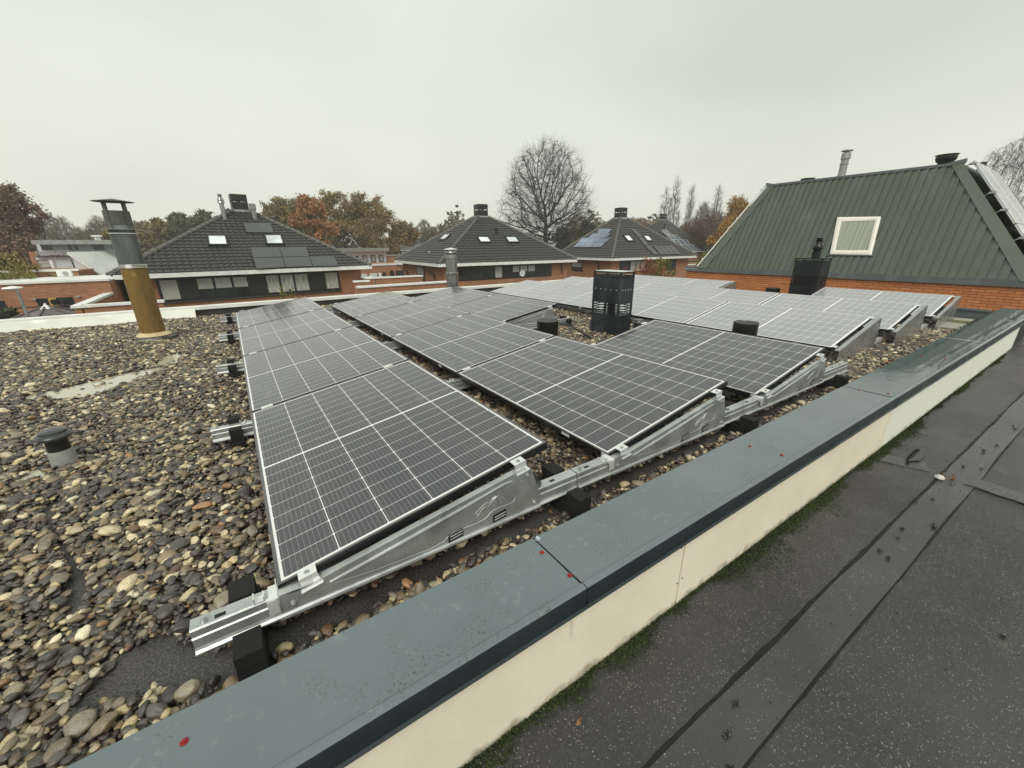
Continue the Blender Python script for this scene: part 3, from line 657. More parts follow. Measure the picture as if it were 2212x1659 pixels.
tag(cb, 'thick black cable leaving the wet round vent onto the pebbles', 'cable')
# bright flue behind the rear parapet (stands on the street side extension)
root = tag(empty('steel_flue', (5.24, 9.3, GZ)), 'slim stainless steel flue pipe rising behind the rear roof edge', 'chimney'); b = -GZ
MB().lathe([(.16,0),(.16,b+.25),(.175,b+.255),(.16,b+.265),(.175,b+.28),(.16,b+.29),(.175,b+.31),(.16,b+.33),(.16,b+.70),(.18,b+.705),(.18,b+.72),(.16,b+.725),(.155,b+.80)], 28).build('pipe', STEELF, root, smooth=True)
MB().lathe([(.10,b+.80),(.10,b+.92)], 20).build('neck', STEELF, root, smooth=True)
MB().lathe([(.15,b+.82),(.17,b+.86),(.15,b+.90)], 28, caps=False).build('wind_ring', STEELF, root, smooth=True)
MB().lathe([(.20,b+.935),(.20,b+.95),(.02,b+.985)], 28).build('cap', ALU, root, smooth=True)
# paving slabs at the far right corner
for (x0,x1,y0,y1,lb,mt) in ((8.42,9.02,-.27,.03,'pale grey slab nearest the gravel',CONC),(9.03,9.36,-.27,.03,'mossy green middle slab',None),(9.37,9.68,-.27,.03,'pale grey slab nearest the brick wall',CONC)):
    if mt is None:
        t = NT('mossy_concrete'); v = t.geo(); t.col(t.mix(t.rng(t.noise(8,5,v), .4, .6, 0, 1), (.11,.10,.07,1), (.13,.14,.02,1))); t.rough(.8); mt = t.mat
    mb = MB().box(x0, x1, y0, y1, DZ, -.14); tag(mb.build('paving_slab', mt, bevel=.005), 'concrete paving slab by the coping, '+lb, 'slab', 'paving slabs in the roof corner')

# ------------------------------------------------------------------ puddles and pebbles
def poly_sheet(name, pts, z, mat, **kw): mb = MB().add([(p[0],p[1],z) for p in pts], [tuple(range(len(pts)))]); return tag(mb.build(name, mat), **kw)
PUD = [(-1.62,3.72),(-1.40,3.60),(-1.16,3.48),(-.99,3.73),(-.86,3.92),(-.70,4.10),(-.62,4.45),(-.60,4.80),(-.70,4.95),(-.80,4.75),(-.80,4.3),(-1.09,4.17),(-1.37,3.95),(-1.60,3.86)]
PUD2 = [(-1.14,1.86),(-1.05,1.82),(-.99,1.90),(-1.03,1.97),(-1.12,1.98)]
PUD3 = [(-.2,5.9),(.0,5.85),(.05,6.1),(-.15,6.3),(-.35,6.2)]
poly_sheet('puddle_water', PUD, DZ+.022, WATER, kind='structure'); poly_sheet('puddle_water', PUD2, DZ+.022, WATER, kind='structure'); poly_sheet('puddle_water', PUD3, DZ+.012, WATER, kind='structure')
c0 = onZ(1980, 985, LZ+.01); PUD4 = [(c0.x+.13*math.cos(a)*(1+.3*math.sin(3*a)), c0.y+.045*math.sin(a)*(1+.3*math.cos(2*a))) for a in [k*math.pi/9 for k in range(18)]]
poly_sheet('puddle_water', PUD4, LZ+.0125, WATERD, kind='structure')
BARE = [[(-.43,.24),(-.30,.16),(-.22,.10),(-.16,.02),(-.10,-.04),(-.03,-.10),(-.05,-.17),(-.13,-.13),(-.19,-.10),(-.28,-.03),(-.39,.02),(-.47,.05),(-.56,.05),(-.53,.14),(-.47,.17)],
        [(-.02,-.10),(.20,-.10),(.35,-.06),(.55,-.09),(.60,-.04),(.0,.02)], [(-.62,.50),(-.59,.52),(-.90,1.50),(-.93,1.48)],[(-.62,2.40),(-.2,2.58),(-.21,2.62),(-.6,2.43)]]
def inpoly(P, x, y):
    c = np.zeros(x.shape, bool); n = len(P)
    for i in range(n):
        x0, y0 = P[i]; x1, y1 = P[(i+1) % n]
        t = ((y0 > y) != (y1 > y)) & (x < (x1-x0)*(y-y0)/((y1-y0) or 1e-9)+x0); c ^= t
    return c
rs = np.random.RandomState(3)
def scatter(dens, z, zj, smin, smax, base):
    x0, x1, y0, y1 = -4.0, 9.7, -.52, 8.28
    step = 1/math.sqrt(dens); nx, ny = int((x1-x0)/step), int((y1-y0)/step)
    X, Y = np.meshgrid(np.arange(nx), np.arange(ny)); X = X.ravel(); Y = Y.ravel()
    px = x0+(X+.5*(Y % 2)+rs.uniform(-.48,.48,X.size))*step; py = y0+(Y+rs.uniform(-.48,.48,X.size))*step
    k = (py > yi(px)+.012) & (px > -2.4-.36*np.maximum(py,-.3)) & ((px > -.6) | (py < 8.1))
    for r, (RX, RY, RZ, ti, _) in enumerate(ROWS):  # pebbles far under the panels are never seen
        for kk in range(4):
            if r in (2,5) and kk == 1: continue
            a = RY+kk*(PL+.02)
            k &= ~((px > RX+.22) & (px < RX+.85) & (py > a+(.30 if kk == 0 or (r in (2,5) and kk == 2) else -.03)) & (py < a+PL+.03))
    # older rows are bedded low: keep the band between rows only
    px, py = px[k], py[k]
    bad = np.zeros(px.shape, bool)
    nwx = .018*np.sin(px*31+py*17); nwy = .018*np.sin(px*23-py*29)
    for P in BARE: bad |= inpoly(P, px+nwx, py+nwy)
    for P in (PUD, PUD2, PUD3): bad |= inpoly(P, px+nwx*1.5, py+nwy*1.5) & (rs.rand(px.size) > (.04))
    for (cx, cy, rr) in ((fx,fy,.19),(-.965,1.985,.062),(3.555,2.965,.15),(4.66,.87,.13),(9.42,2.66,.14),(4.87,2.47,.07)): bad |= (px-cx)**2+(py-cy)**2 < rr*rr
    bad |= (px > 4.31) & (px < 4.69) & (py > 2.38) & (py < 2.90)
    bad |= (px > 9.3) & (px < 9.75) & (py > 1.84) & (py < 2.35)
    bad |= (px > 8.40) & (py < .06) & (py > -.3)
    for i in range(5):                             # rails and foam
        y = i*(PL+.02)+skew(px); bad |= (px > -.235) & (px < 4.62) & (np.abs(py-y+.015) < .045)
        for fxp in (-.098, 1.205, 2.72, 4.25): bad |= (np.abs(px-fxp) < .045) & (py > y-.165) & (py < y+.205)
    px, py = px[~bad], py[~bad]; n = px.size
    if not base:                                   # the upper layer lies in loose patches
        pr = .72+.35*np.sin(px*5.1+1.3*np.sin(py*3.7))*np.cos(py*4.3+px); k = rs.rand(n) < pr; px, py = px[k], py[k]; n = px.size
    edge = np.clip((8.0-py)/3, 0, 1)
    L = rs.gamma(5.5, 1/5.5, n)*(smax+smin)/2; L = np.clip(L, smin*.9, smax*1.65)
    sc = np.stack([L*.5, L*.5*rs.uniform(.58,.92,n), L*.5*rs.uniform(.34,.62,n)], 1)
    rot = np.stack([rs.normal(0,.28,n), rs.normal(0,.28,n), rs.uniform(0,2*np.pi,n)+0*n], 1)
    pz = z+rs.uniform(0,zj,n)+ (0.010*np.sin(px*4.1)*np.sin(py*3.3))
    return np.stack([px,py,pz],1), sc, rot
A_ = scatter(2700, DZ+.010, .010, .017, .034, True); B_ = scatter(1700, DZ+.024, .014, .019, .042, False)
B2_ = scatter(150, DZ+.034, .012, .034, .050, False); n_ = 13000; hx = rs.uniform(-3.2, 9.6, n_); ht = rs.uniform(0,1,n_)**1.3; hy = yi(hx)+.014+ht*.13; hz_ = DZ+.02+(.085*(1-ht)**1.2)*rs.uniform(.2,1,n_)*(.75+.25*np.sin(hx*9))
kk_ = (hx > -2.4) & ~((hx > 8.38) & (hy > -.3)); 
for fxp in (-.098, 1.205, 2.72, 4.25): kk_ &= ~((np.abs(hx-fxp) < .045) & (hy > skew(fxp)-.165))
hx, hy, hz_ = hx[kk_], hy[kk_], hz_[kk_]; n_ = hx.size; L_ = np.clip(rs.gamma(9,1/9,n_)*.036, .022, .055)
C_ = (np.stack([hx,hy,hz_],1), np.stack([L_*.5, L_*.5*rs.uniform(.6,.92,n_), L_*.5*rs.uniform(.38,.65,n_)],1), np.stack([rs.normal(0,.35,n_), rs.normal(0,.35,n_), rs.uniform(0,6.28,n_)],1))
PP = np.concatenate([A_[0], B_[0], B2_[0], C_[0]]); SS = np.concatenate([A_[1], B_[1], B2_[1], C_[1]]); RR = np.concatenate([A_[2], B_[2], B2_[2], C_[2]]); NP_ = len(PP)
pal = np.array([(.036,.033,.029),(.060,.052,.042),(.030,.028,.026),(.13,.102,.070),(.21,.165,.108),(.27,.20,.115),(.15,.088,.050),(.50,.41,.24),(.62,.54,.36),(.085,.08,.072),(.34,.18,.08),(.26,.23,.17),(.75,.69,.52)])
pw = np.array([17,12,13,10,9,8,3.5,8,8,12,1.5,10,3]); pw = pw/pw.sum()
ci = rs.choice(len(pal), NP_, p=pw); cols = pal[ci]*rs.uniform(.75,1.35,(NP_,1))*np.array([1.06,1.02,.97])
me = bpy.data.meshes.new('gravel'); me.vertices.add(NP_); me.vertices.foreach_set('co', PP.astype('f').ravel())
for nm, arr in (('psc', SS), ('prt', RR), ('pcol', cols)):
    at = me.attributes.new(nm, 'FLOAT_VECTOR', 'POINT'); at.data.foreach_set('vector', arr.astype('f').ravel())
at = me.attributes.new('pid', 'INT', 'POINT'); at.data.foreach_set('value', rs.randint(0, 7, NP_).astype('i'))
gravel = tag(bpy.data.objects.new('gravel', me), 'loose rounded river pebbles in wet browns, greys and cream', 'gravel', kind='stuff'); COL.objects.link(gravel)
def mat_pebble():
    t = NT('wet_pebble'); a = t.n('Attribute', attribute_name='pcol', attribute_type='INSTANCER').outputs['Vector']
    ob = t.ob(); rnd = t.n('ObjectInfo').outputs['Random']; off = t.n('VectorMath', {0: ob, 1: t.n('CombineXYZ', {0: t.m('MULTIPLY', rnd, 40.0), 1: 0.0, 2: 0.0}).outputs[0]}, operation='ADD').outputs[0]
    n = t.noise(2.2, 4, off, .6); n2 = t.noise(5.5, 5, off, .75)
    lum = t.m('POWER', t.n('SeparateXYZ', {0: a}).outputs[0], .5)
    c = t.mix(t.rng(n, .35, .65, 0, .55), a, t.mix(.5, a, (.09,.07,.045,1)))
    c = t.mix(t.m('MULTIPLY', t.rng(n2, .55, .62, 0, 1), t.rng(lum, .28, .55, 0, .85)), c, (.05,.042,.03,1))
    c = t.mix(t.rng(n2, .66, .75, 0, .4), c, (.45,.42,.33,1))
    t.col(c); t.rough(t.rng(n, .3, .7, .14, .38)); t.b.inputs['Specular IOR Level'].default_value = .85; t.bump(n2, .25, .02)
    return t.mat
PEB = mat_pebble()
ng = bpy.data.node_groups.new('pebbles', 'GeometryNodeTree')
ng.interface.new_socket('Geometry', in_out='INPUT', socket_type='NodeSocketGeometry'); ng.interface.new_socket('Geometry', in_out='OUTPUT', socket_type='NodeSocketGeometry')
def gn(t, **kw):
    x = ng.nodes.new(t)
    for k, v in kw.items(): setattr(x, k, v)
    return x
gi = gn('NodeGroupInput'); go = gn('NodeGroupOutput'); join = gn('GeometryNodeGeometryToInstance')
for k in range(7):
    ico = gn('GeometryNodeMeshIcoSphere'); ico.inputs['Radius'].default_value = 1; ico.inputs['Subdivisions'].default_value = 3
    sp_ = gn('GeometryNodeSetPosition'); pos = gn('GeometryNodeInputPosition'); no = gn('ShaderNodeTexNoise', noise_dimensions='4D')
    no.inputs['Scale'].default_value = .75; no.inputs['Detail'].default_value = 1.5; no.inputs['W'].default_value = k*7.3+1
    sub = gn('ShaderNodeVectorMath', operation='SUBTRACT'); sub.inputs[1].default_value = (.5,.5,.5)
    scl = gn('ShaderNodeVectorMath', operation='SCALE'); scl.inputs['Scale'].default_value = .95
    ng.links.new(pos.outputs[0], no.inputs['Vector']); ng.links.new(no.outputs['Color'], sub.inputs[0]); ng.links.new(sub.outputs[0], scl.inputs[0])
    ng.links.new(ico.outputs[0], sp_.inputs['Geometry']); ng.links.new(scl.outputs[0], sp_.inputs['Offset'])
    ss = gn('GeometryNodeSetShadeSmooth'); ng.links.new(sp_.outputs[0], ss.inputs[0])
    sm = gn('GeometryNodeSetMaterial'); sm.inputs['Material'].default_value = PEB; ng.links.new(ss.outputs[0], sm.inputs[0]); ng.links.new(sm.outputs[0], join.inputs[0])
iop = gn('GeometryNodeInstanceOnPoints'); iop.inputs['Pick Instance'].default_value = True
def natt(nm, dt): x = gn('GeometryNodeInputNamedAttribute', data_type=dt); x.inputs[0].default_value = nm; return x.outputs[0]
ng.links.new(gi.outputs[0], iop.inputs['Points']); ng.links.new(join.outputs[0], iop.inputs['Instance'])
ng.links.new(natt('pid', 'INT'), iop.inputs['Instance Index']); ng.links.new(natt('psc', 'FLOAT_VECTOR'), iop.inputs['Scale'])
e2r = gn('FunctionNodeEulerToRotation'); ng.links.new(natt('prt', 'FLOAT_VECTOR'), e2r.inputs[0]); ng.links.new(e2r.outputs[0], iop.inputs['Rotation'])
ng.links.new(iop.outputs[0], go.inputs[0])
md = gravel.modifiers.new('pebbles', 'NODES'); md.node_group = ng
print('pebbles', NP_)

# ------------------------------------------------------------------ moss, leaves, litter
def leafcloud(pts, size, mat, name='leaves', parent=None, flat=0.0, seed=1, aspect=.7):
    r = np.random.RandomState(seed); n = len(pts); pts = np.asarray(pts, 'f')
    a = r.normal(size=(n,3)); a /= np.linalg.norm(a, axis=1)[:,None]; b = r.normal(size=(n,3)); b -= a*(a*b).sum(1)[:,None]; b /= np.linalg.norm(b, axis=1)[:,None]
    s = (size*r.uniform(.6,1.4,n))[:,None]; a = a*s; b = b*s*aspect
    v = np.stack([pts-a, pts+b*.9-a*.1, pts+a, pts-b*.9+a*.1], 1).reshape(-1,3)
    me = bpy.data.meshes.new(name); me.vertices.add(4*n); me.vertices.foreach_set('co', v.astype('f').ravel())
    me.loops.add(4*n); me.loops.foreach_set('vertex_index', np.arange(4*n, dtype='i')); me.polygons.add(n); me.polygons.foreach_set('loop_start', np.arange(0,4*n,4,dtype='i'))
    try: me.polygons.foreach_set('loop_total', np.full(n,4,'i'))
    except Exception: pass
    me.materials.append(mat); me.update(); me.validate()
    o = bpy.data.objects.new(name, me); COL.objects.link(o)
    if parent: o.parent = parent
    return o
n = 26000; x = rs.uniform(-.5, 8.6, n); x = np.concatenate([x, x+.01]); n = x.size; cl = np.sin(x*7.3)+np.sin(x*3.1+1)+.6*np.sin(x*19)
wdt = np.clip(.046+.026*cl+.012*np.sin(x*33), .008, .12)*np.clip((6.2-x)/3, .25, 1); yy = yo(x)+.02-np.abs(rs.normal(0, 1, n))*wdt*.8
zz = LZ+np.clip(.020-(yo(x)+.02-yy)*.3, 0, .03)*rs.uniform(.2,1.2,n)
k = rs.rand(n) < np.clip(.75+.3*cl, .15, 1)
tag(leafcloud(np.stack([x,yy,zz],1)[k], .0042, MOSSM, 'moss', seed=4), 'green moss along the foot of the beige fascia boards', 'moss', kind='stuff')
# moss by the slabs
n = 2500; x = rs.uniform(8.4, 9.7, n); yy = -.30+rs.normal(0,.022,n)-.0; zz = -.145+rs.uniform(-.01,.012,n)
tag(leafcloud(np.stack([x,yy,zz],1), .008, MOSSM, 'moss', seed=5), 'moss growing between the paving slabs and the coping', 'moss', kind='stuff')
# leaf litter by the crossing of the strips
LIT = mat_leaf('dead_leaves', [(.06,.03,.012),(.20,.11,.045),(.35,.22,.11)])
def leaf(name, pts, mat, size, label, cat='leaf', group=None, seed=1):
    o = leafcloud(np.array(pts), size, mat, name, seed=seed, aspect=.6); tag(o, label, cat, group); return o
c = onZ(2030, 1030, LZ+.02)
mb = MB(); mb.lathe([(.001,.022),(.014,.020),(.024,.012),(.026,.004),(.022,0)], 14, (c.x,c.y,LZ+.010)); o = mb.build('bird_dropping', simple('chalky', (.55,.55,.52), .6, var=.5, sc=120)); tag(o, 'white and black blotched dropping where the two felt strips cross', 'dropping')
pts = [(c.x+rs.normal(0,.03)+.02, c.y-.03+rs.normal(0,.022), LZ+.012+rs.uniform(0,.02)) for _ in range(26)]
leaf('leaf_litter', pts, LIT, .011, 'small heap of dead brown leaves beside the strip crossing', 'leaves')
for i, (u, v, lab, mt) in enumerate(((1250,1560,'single straw coloured leaf low on the dark roof felt',LIT),(1160,1167,'pale blue scrap of foil at the coping joint',simple('foil',(.55,.66,.72),.3)),(700,1395,'dry blade of grass lying by the coping near the foam pad',LIT),(1190,1105,'brown fern-like twig among pebbles by the coping',LIT),(1150,905,'red-brown leaf on pebbles between the first two rows',L_SCAR))):
    z = LZ+.006 if i == 0 else DZ+.045 if i != 1 else .004
    p = onZ(u, v, z); leaf('fallen_leaf' if i not in (1,) else 'foil_scrap', [(p.x,p.y,p.z),(p.x+.008,p.y+.003,p.z+.002)], mt, .012, lab, 'leaf' if i != 1 else 'litter', seed=i+3)
cl_ = []
for q in range(34):
    xx = rs.uniform(.4,5.5); yy0 = (-.945-.039*(xx-.9)+rs.choice([-.075,.075,0,.03,-.04])+rs.normal(0,.012)) if q < 24 else rs.uniform(-2.2,-.68); k_ = rs.randint(20,70)
    cl_.append(np.stack([xx+rs.normal(0,.010,k_), yy0+rs.normal(0,.005,k_), LZ+.008+rs.uniform(0,.005,k_)],1))
tag(leafcloud(np.concatenate(cl_), .0028, simple('dark_moss', (.010,.012,.006), .9, var=.4), 'moss', seed=19), 'small black moss tufts along the felt strip on the lower roof', 'moss', kind='stuff')
n = 900; pts = np.stack([rs.uniform(-.4,7,n), rs.uniform(-2.6,-.62,n), np.full(n,LZ+.006)],1)
SPECK = simple('dark_grit', (.012,.012,.010), .7, var=.4)
tag(leafcloud(pts, .0035, SPECK, 'grit', seed=9), 'scattered dark grit and moss crumbs on the lower roof', 'grit', kind='stuff')

# ------------------------------------------------------------------ tiled roof faces
def tiled_face(mb, p0, p1, q0, q1, tw=.30, th=.34, amp=.075, step=.05, sub=6):
    """p0-p1 eave, q0-q1 top (left, right); wavy pantile rows as real relief"""
    p0, p1, q0, q1 = map(Vector, (p0,p1,q0,q1)); e = (p1-p0).normalized()
    mid = (q0+q1)/2-p0; up = (mid-e*mid.dot(e)); H = up.length; up = up.normalized(); nrm = e.cross(up).normalized()
    rows = max(1, int(round(H/th))); hh = H/rows; W = (p1-p0).length
    xl1 = (q0-p0).dot(e); xr1 = (q1-p0).dot(e)
    N = int(W/tw*sub)
    xs = np.linspace(0, W, N+1); wave = amp*np.power(np.abs(np.sin(np.pi*xs/tw)), .55)*1.0
    for r in range(rows):
        idx = []
        for (v, off, fl) in ((r*hh-.03, step, 0), ((r+1)*hh, 0.004, 1), (r*hh-.03, 0.0, 0)):
            vv = min(max(v,0)/H, 1)
            xl = xl1*vv; xr = W+(xr1-W)*vv; xx = np.clip(xs, xl, xr)
            base = len(mb.v); mb.v += [tuple(p0+e*float(a)+up*v+nrm*float(off+w_)) for a, w_ in zip(xx, wave)]; idx.append((base, xl, xr))
        b0, xl, xr = idx[0]; b1 = idx[1][0]; b2 = idx[2][0]; xlm = idx[1][1]; xrm = idx[1][2]
        for i in range(N):
            if xs[i+1] <= xl or xs[i] >= xr: continue
            mb.f.append((b0+i, b0+i+1, b1+i+1, b1+i)); mb.m.append(0)
            mb.f.append((b2+i, b2+i+1, b0+i+1, b0+i)); mb.m.append(0)
    return mb
def hip_tube(pa, pb, r=.135):
    mb = MB(); pa, pb = Vector(pa), Vector(pb); L = (pb-pa).length; n = int(L/.36); d = (pb-pa)/n
    for i in range(n):
        a = pa+d*i; b = pa+d*(i+1.08); mb.tube([a, b], [r*1.12, r*.88], 8)
    return mb
# ------------------------------------------------------------------ pyramid roofed houses
def W2L(root): return root.matrix_world.inverted()
def pyramid_house(FL, FR, depth, apex_z, label, ze=-.30, tile=TILE, sub=6, name='pyramid_house', overhang=.55, faces=(0,1,2,3), chim=(.92,.92,.95), off=(0,0)):
    FL, FR = Vector(FL), Vector(FR); w_ = (FR-FL).length; ang = math.atan2(FR.y-FL.y, FR.x-FL.x)
    root = tag(empty(name, (FL.x, FL.y, GZ), (0,0,ang)), label, 'house', 'pyramid roofed brick houses')
    bpy.context.view_layer.update()
    E = ze-GZ; A = apex_z-GZ; c = (w_/2+off[0], depth/2+off[1])
    cs = [(0,0),(w_,0),(w_,depth),(0,depth)]; tt = .45
    top = [(c[0]-tt, c[1]-tt),(c[0]+tt, c[1]-tt),(c[0]+tt, c[1]+tt),(c[0]-tt, c[1]+tt)]
    rise = (A-E)/(depth/2)*(depth/2-tt)
    Z1 = E+.10; Z2 = Z1+rise-.1
    info = {'root': root, 'w': w_, 'd': depth, 'E': E, 'A': A}
    rf = None
    for k in range(4):
        a, b = cs[k], cs[(k+1) % 4]; qa, qb = top[k], top[(k+1) % 4]
        mb = MB(); tiled_face(mb, (a[0],a[1],Z1), (b[0],b[1],Z1), (qa[0],qa[1],Z2), (qb[0],qb[1],Z2), sub=sub if k in (0,3) else 3)
        o = mb.build('roof_slope', tile, root, smooth=True)
        nrm = (Vector((b[0]-a[0], b[1]-a[1], 0)).normalized()).cross(Vector((qa[0]-a[0], qa[1]-a[1], Z2-Z1)).normalized()).normalized()
        if k == 0: info['n0'] = nrm; info['p0'] = Vector((0,0,Z1)); rf = o
        if k == 3: info['n3'] = nrm; info['p3'] = Vector((0,depth,Z1)); rf3 = o
        info['slope%d' % k] = o
        hip_tube((a[0],a[1],Z1+.03), (qa[0],qa[1],Z2+.06)).build('ridge_tiles', HIP, root, smooth=True)
    mb = MB(); mb.box(-.05, w_+.05, -.05, .05, E-.10, E+.13); mb.box(-.05, w_+.05, depth-.05, depth+.05, E-.10, E+.13); mb.box(-.05, .05, .05, depth-.05, E-.10, E+.128); mb.box(w_-.05, w_+.05, .05, depth-.05, E-.10, E+.128)
    mb.build('gutter_board', WHITE, root)
    mb = MB(); mb.box(.05, w_-.05, .05, depth-.05, E-.06, E-.02); mb.build('soffit', DARKW, root)
    oh = overhang; mb = MB(); mb.box(oh, w_-oh, oh, depth-oh, 0, E-.06); mb.build('wall', BRICK, root); info['oh'] = oh
    cw, cd, ch = chim; x0 = c[0]-cw/2; y0 = c[1]-cd/2; zt = Z2+.02
    MB().box(x0-.12, x0+cw+.12, y0-.12, y0+cd+.12, Z2-.25, zt+.10).build('chimney_flashing', GREYM, root)
    mb = MB(); h0 = zt+.10; mb.box(x0, x0+cw, y0, y0+cd, h0, h0+ch*.50)
    for (px, py) in ((x0,y0),(x0+cw-.08,y0),(x0,y0+cd-.08),(x0+cw-.08,y0+cd-.08),(x0+cw/2-.04,y0),(x0+cw/2-.04,y0+cd-.08)): mb.box(px,px+.08,py,py+.08,h0+ch*.5,h0+ch*.62)
    mb.box(x0, x0+cw, y0, y0+cd, h0+ch*.60, h0+ch); mb.build('chimney', BLACKF, root)
    return info
def tolocal(info, p):
    r = info['root']; M = Matrix.Translation(r.location) @ Matrix.Rotation(r.rotation_euler.z, 4, 'Z'); return M.inverted() @ p
def toworld_n(info, n): return Matrix.Rotation(info['root'].rotation_euler.z, 3, 'Z') @ n
def toworld(info, p): r = info['root']; return Matrix.Translation(r.location) @ Matrix.Rotation(r.rotation_euler.z, 4, 'Z') @ p
def on_slope(info, k, quad, lift, thick, name, mat, frame=None, fm=None, fw=.06):
    """a plate lying on a roof slope; quad = four points of the photograph's view, taken onto the slope"""
    n = info['n%d' % k]; p0 = toworld(info, info['p%d' % k]); nw = toworld_n(info, n)
    P = [tolocal(info, onP(u, v, p0+nw*lift, nw)) for (u, v) in quad]
    par_ = info['slope%d' % k]
    mb = MB(); Q = [p-n*thick for p in P]; mb.add(P+Q, [(0,1,2,3),(7,6,5,4),(0,4,5,1),(1,5,6,2),(2,6,7,3),(3,7,4,0)])
    o = mb.build(name, mat, info['root'])
    if fm:
        c = sum(P, Vector())/4; mb = MB(); s = 1+fw
        Po = [c+(p-c)*s+n*.03 for p in P]; Pi = [c+(p-c)*(1-fw*1.2)+n*.03 for p in P]; Pob = [p-n*.18 for p in Po]
        vs = Po+Pi+Pob+[p-n*.06 for p in Pi]; fs = []
        for i in range(4): j = (i+1) % 4; fs += [(i,j,4+j,4+i), (i,8+i,8+j,j), (4+i,4+j,12+j,12+i)]
        mb.add(vs, fs); mb.build('frame', fm, o)
    return o
def wallbox(info, x0, x1, z0, z1, name, mat, face=0, t=.03, parent=None):
    """box proud of a wall, in the house frame"""
    oh = info['oh']; mb = MB()
    if face == 0: mb.box(x0, x1, oh-t, oh+.01, z0, z1)
    else: mb.box(oh-t, oh+.01, x0, x1, z0, z1)
    return mb.build(name, mat, parent or info['root'])
def window_band(info, spans, z0, z1, face=0, sill=True, light=None):
    """dark framed band: spans = [(x0, x1, kind)]"""
    X0 = spans[0][0]; X1 = spans[-1][1]
    fr = wallbox(info, X0-.07, X1+.07, z0-.10, z1+.08, 'window_band', BLACKF, face, .03)
    for (a, b, kind) in spans:
        if kind == 'p': wallbox(info, a+.03, b-.03, z0, z1, 'panel', DARKW, face, .045, fr); continue
        wallbox(info, a+.05, b-.05, z0, z1, 'pane', GLASS, face, .036, fr)
        if kind == 'b': wallbox(info, a+.06, b-.06, z0+(z1-z0)*.45, z1-.02, 'blind', BLIND, face, .041, fr)
        if kind == 'B': wallbox(info, a+.06, b-.06, z0+.03, z1-.02, 'blind', BLIND, face, .041, fr)
        if kind == 'c': wallbox(info, a+.06, b-.06, z0+.03, z1-.02, 'curtain', CURT, face, .041, fr)
    return fr
def lx(info, u, v, face=0):
    """house-frame coordinate along a wall of a view pixel"""
    n = Vector((0,-1,0)) if face == 0 else Vector((-1,0,0)); p0 = Vector((0,info['oh'],0)) if face == 0 else Vector((info['oh'],0,0))
    p = tolocal(info, onP(u, v, toworld(info, p0), toworld_n(info, n))); return p
PV = simple('roof_pv_glass', (.075,.078,.080), .4, var=.08, sc=.5); PVB = simple('blue_pv_glass', (.16,.20,.27), .15, var=.7, sc=.35); PVG = simple('grey_pv_glass', (.10,.12,.15), .2, var=.2, sc=.5)
h1 = pyramid_house((-4.90,26.5,0), (8.09,27.6,0), 12.4, 3.62, 'brick house with wide tiled pyramid roof behind the brown stained flue', sub=6, off=(.35,0))
h2 = pyramid_house((12.56,26.3,0), (25.44,25.62,0), 11.2, 3.70, 'brick house with tiled pyramid roof behind the slim steel flue', sub=5, off=(.0,.0))
h3 = pyramid_house((29.5,25.2,0), (42.08,24.54,0), 9.0, 4.0, 'brick house with bluish solar panels on its left roof slope', tile=TILE2, sub=4, off=(-1.0,.0))
h4 = pyramid_house((61.0,41.0,0), (74.5,42.2,0), 12, 5.6, 'farthest tiled house with silver framed solar panels, beside the bare poplars', tile=TILE2, sub=3, ze=-.30)

A_ = lambda x, y: (x/4.0, 329.2+y/4.0)            # reading positions off enlarged views
B_ = lambda x, y: (493.7+x/5.04, 384+y/5.04)
C_ = lambda x, y: (822.9+x/4.032, 274.3+y/4.032)
D_ = lambda x, y: (1206.9+x/5.04, 329.2+y/5.04)
E_ = lambda x, y: (1590.9+x/3.556, 246.9+y/3.556)
F_ = lambda x, y: (685.8+x/8.064, 449.9+y/8.064)
G_ = lambda x, y: (x/8.064, 493.7+y/8.064)
def q4(f, *p): return [f(*a) for a in p]
def sk(info, k, quad): return on_slope(info, k, quad, .16, .05, 'roof_window', SKYGL, fm=BLACKF, fw=.10)
def pv(info, k, quad, mat=PV, rim=None): return on_slope(info, k, quad, .17, .045, 'roof_solar_panel', mat, fm=rim, fw=.03)
sk(h1, 0, q4(A_, (1790,715),(1950,715),(1970,797),(1803,797))); sk(h1, 0, q4(B_, (390,618),(570,618),(605,720),(415,720)))
for qd in (((165,490),(460,492),(490,595),(195,590)), ((245,757),(549,755),(583,859),(270,867)), ((555,755),(845,750),(875,854),(589,858)), ((272,873),(584,866),(613,970),(305,988)), ((591,864),(879,858),(912,961),(621,970)), ((886,857),(1150,850),(1195,955),(919,961))):
    pv(h1, 0, q4(B_, *qd))
sk(h2, 0, q4(C_, (838,955),(933,955),(962,1001),(868,1001))); sk(h2, 0, q4(C_, (1082,955),(1173,955),(1207,1001),(1113,1001))); sk(h2, 3, q4(C_, (555,933),(606,931),(555,978),(503,980)))
def ip(a, b, t): return (a[0]+(b[0]-a[0])*t, a[1]+(b[1]-a[1])*t)
def pvrow(info, k, f, qd, n, mat, rim=None):
    for i in range(n):
        t0, t1 = i/n+.012, (i+1)/n-.012; tl, tr, br, bl = qd
        pv(info, k, q4(f, ip(tl,tr,t0), ip(tl,tr,t1), ip(bl,br,t1), ip(bl,br,t0)), mat, rim)
for qd, n in ((((440,832),(577,832),(540,878),(415,880)),1), (((370,882),(570,878),(527,925),(320,930)),2), (((250,932),(572,927),(515,975),(205,981)),3), (((203,983),(513,977),(460,1028),(157,1028)),3)): pvrow(h3, 3, D_, qd, n, PVB)
sk(h3, 0, q4(D_, (705,902),(762,902),(820,961),(757,961))); sk(h3, 0, q4(D_, (922,907),(975,907),(1027,960),(967,960)))
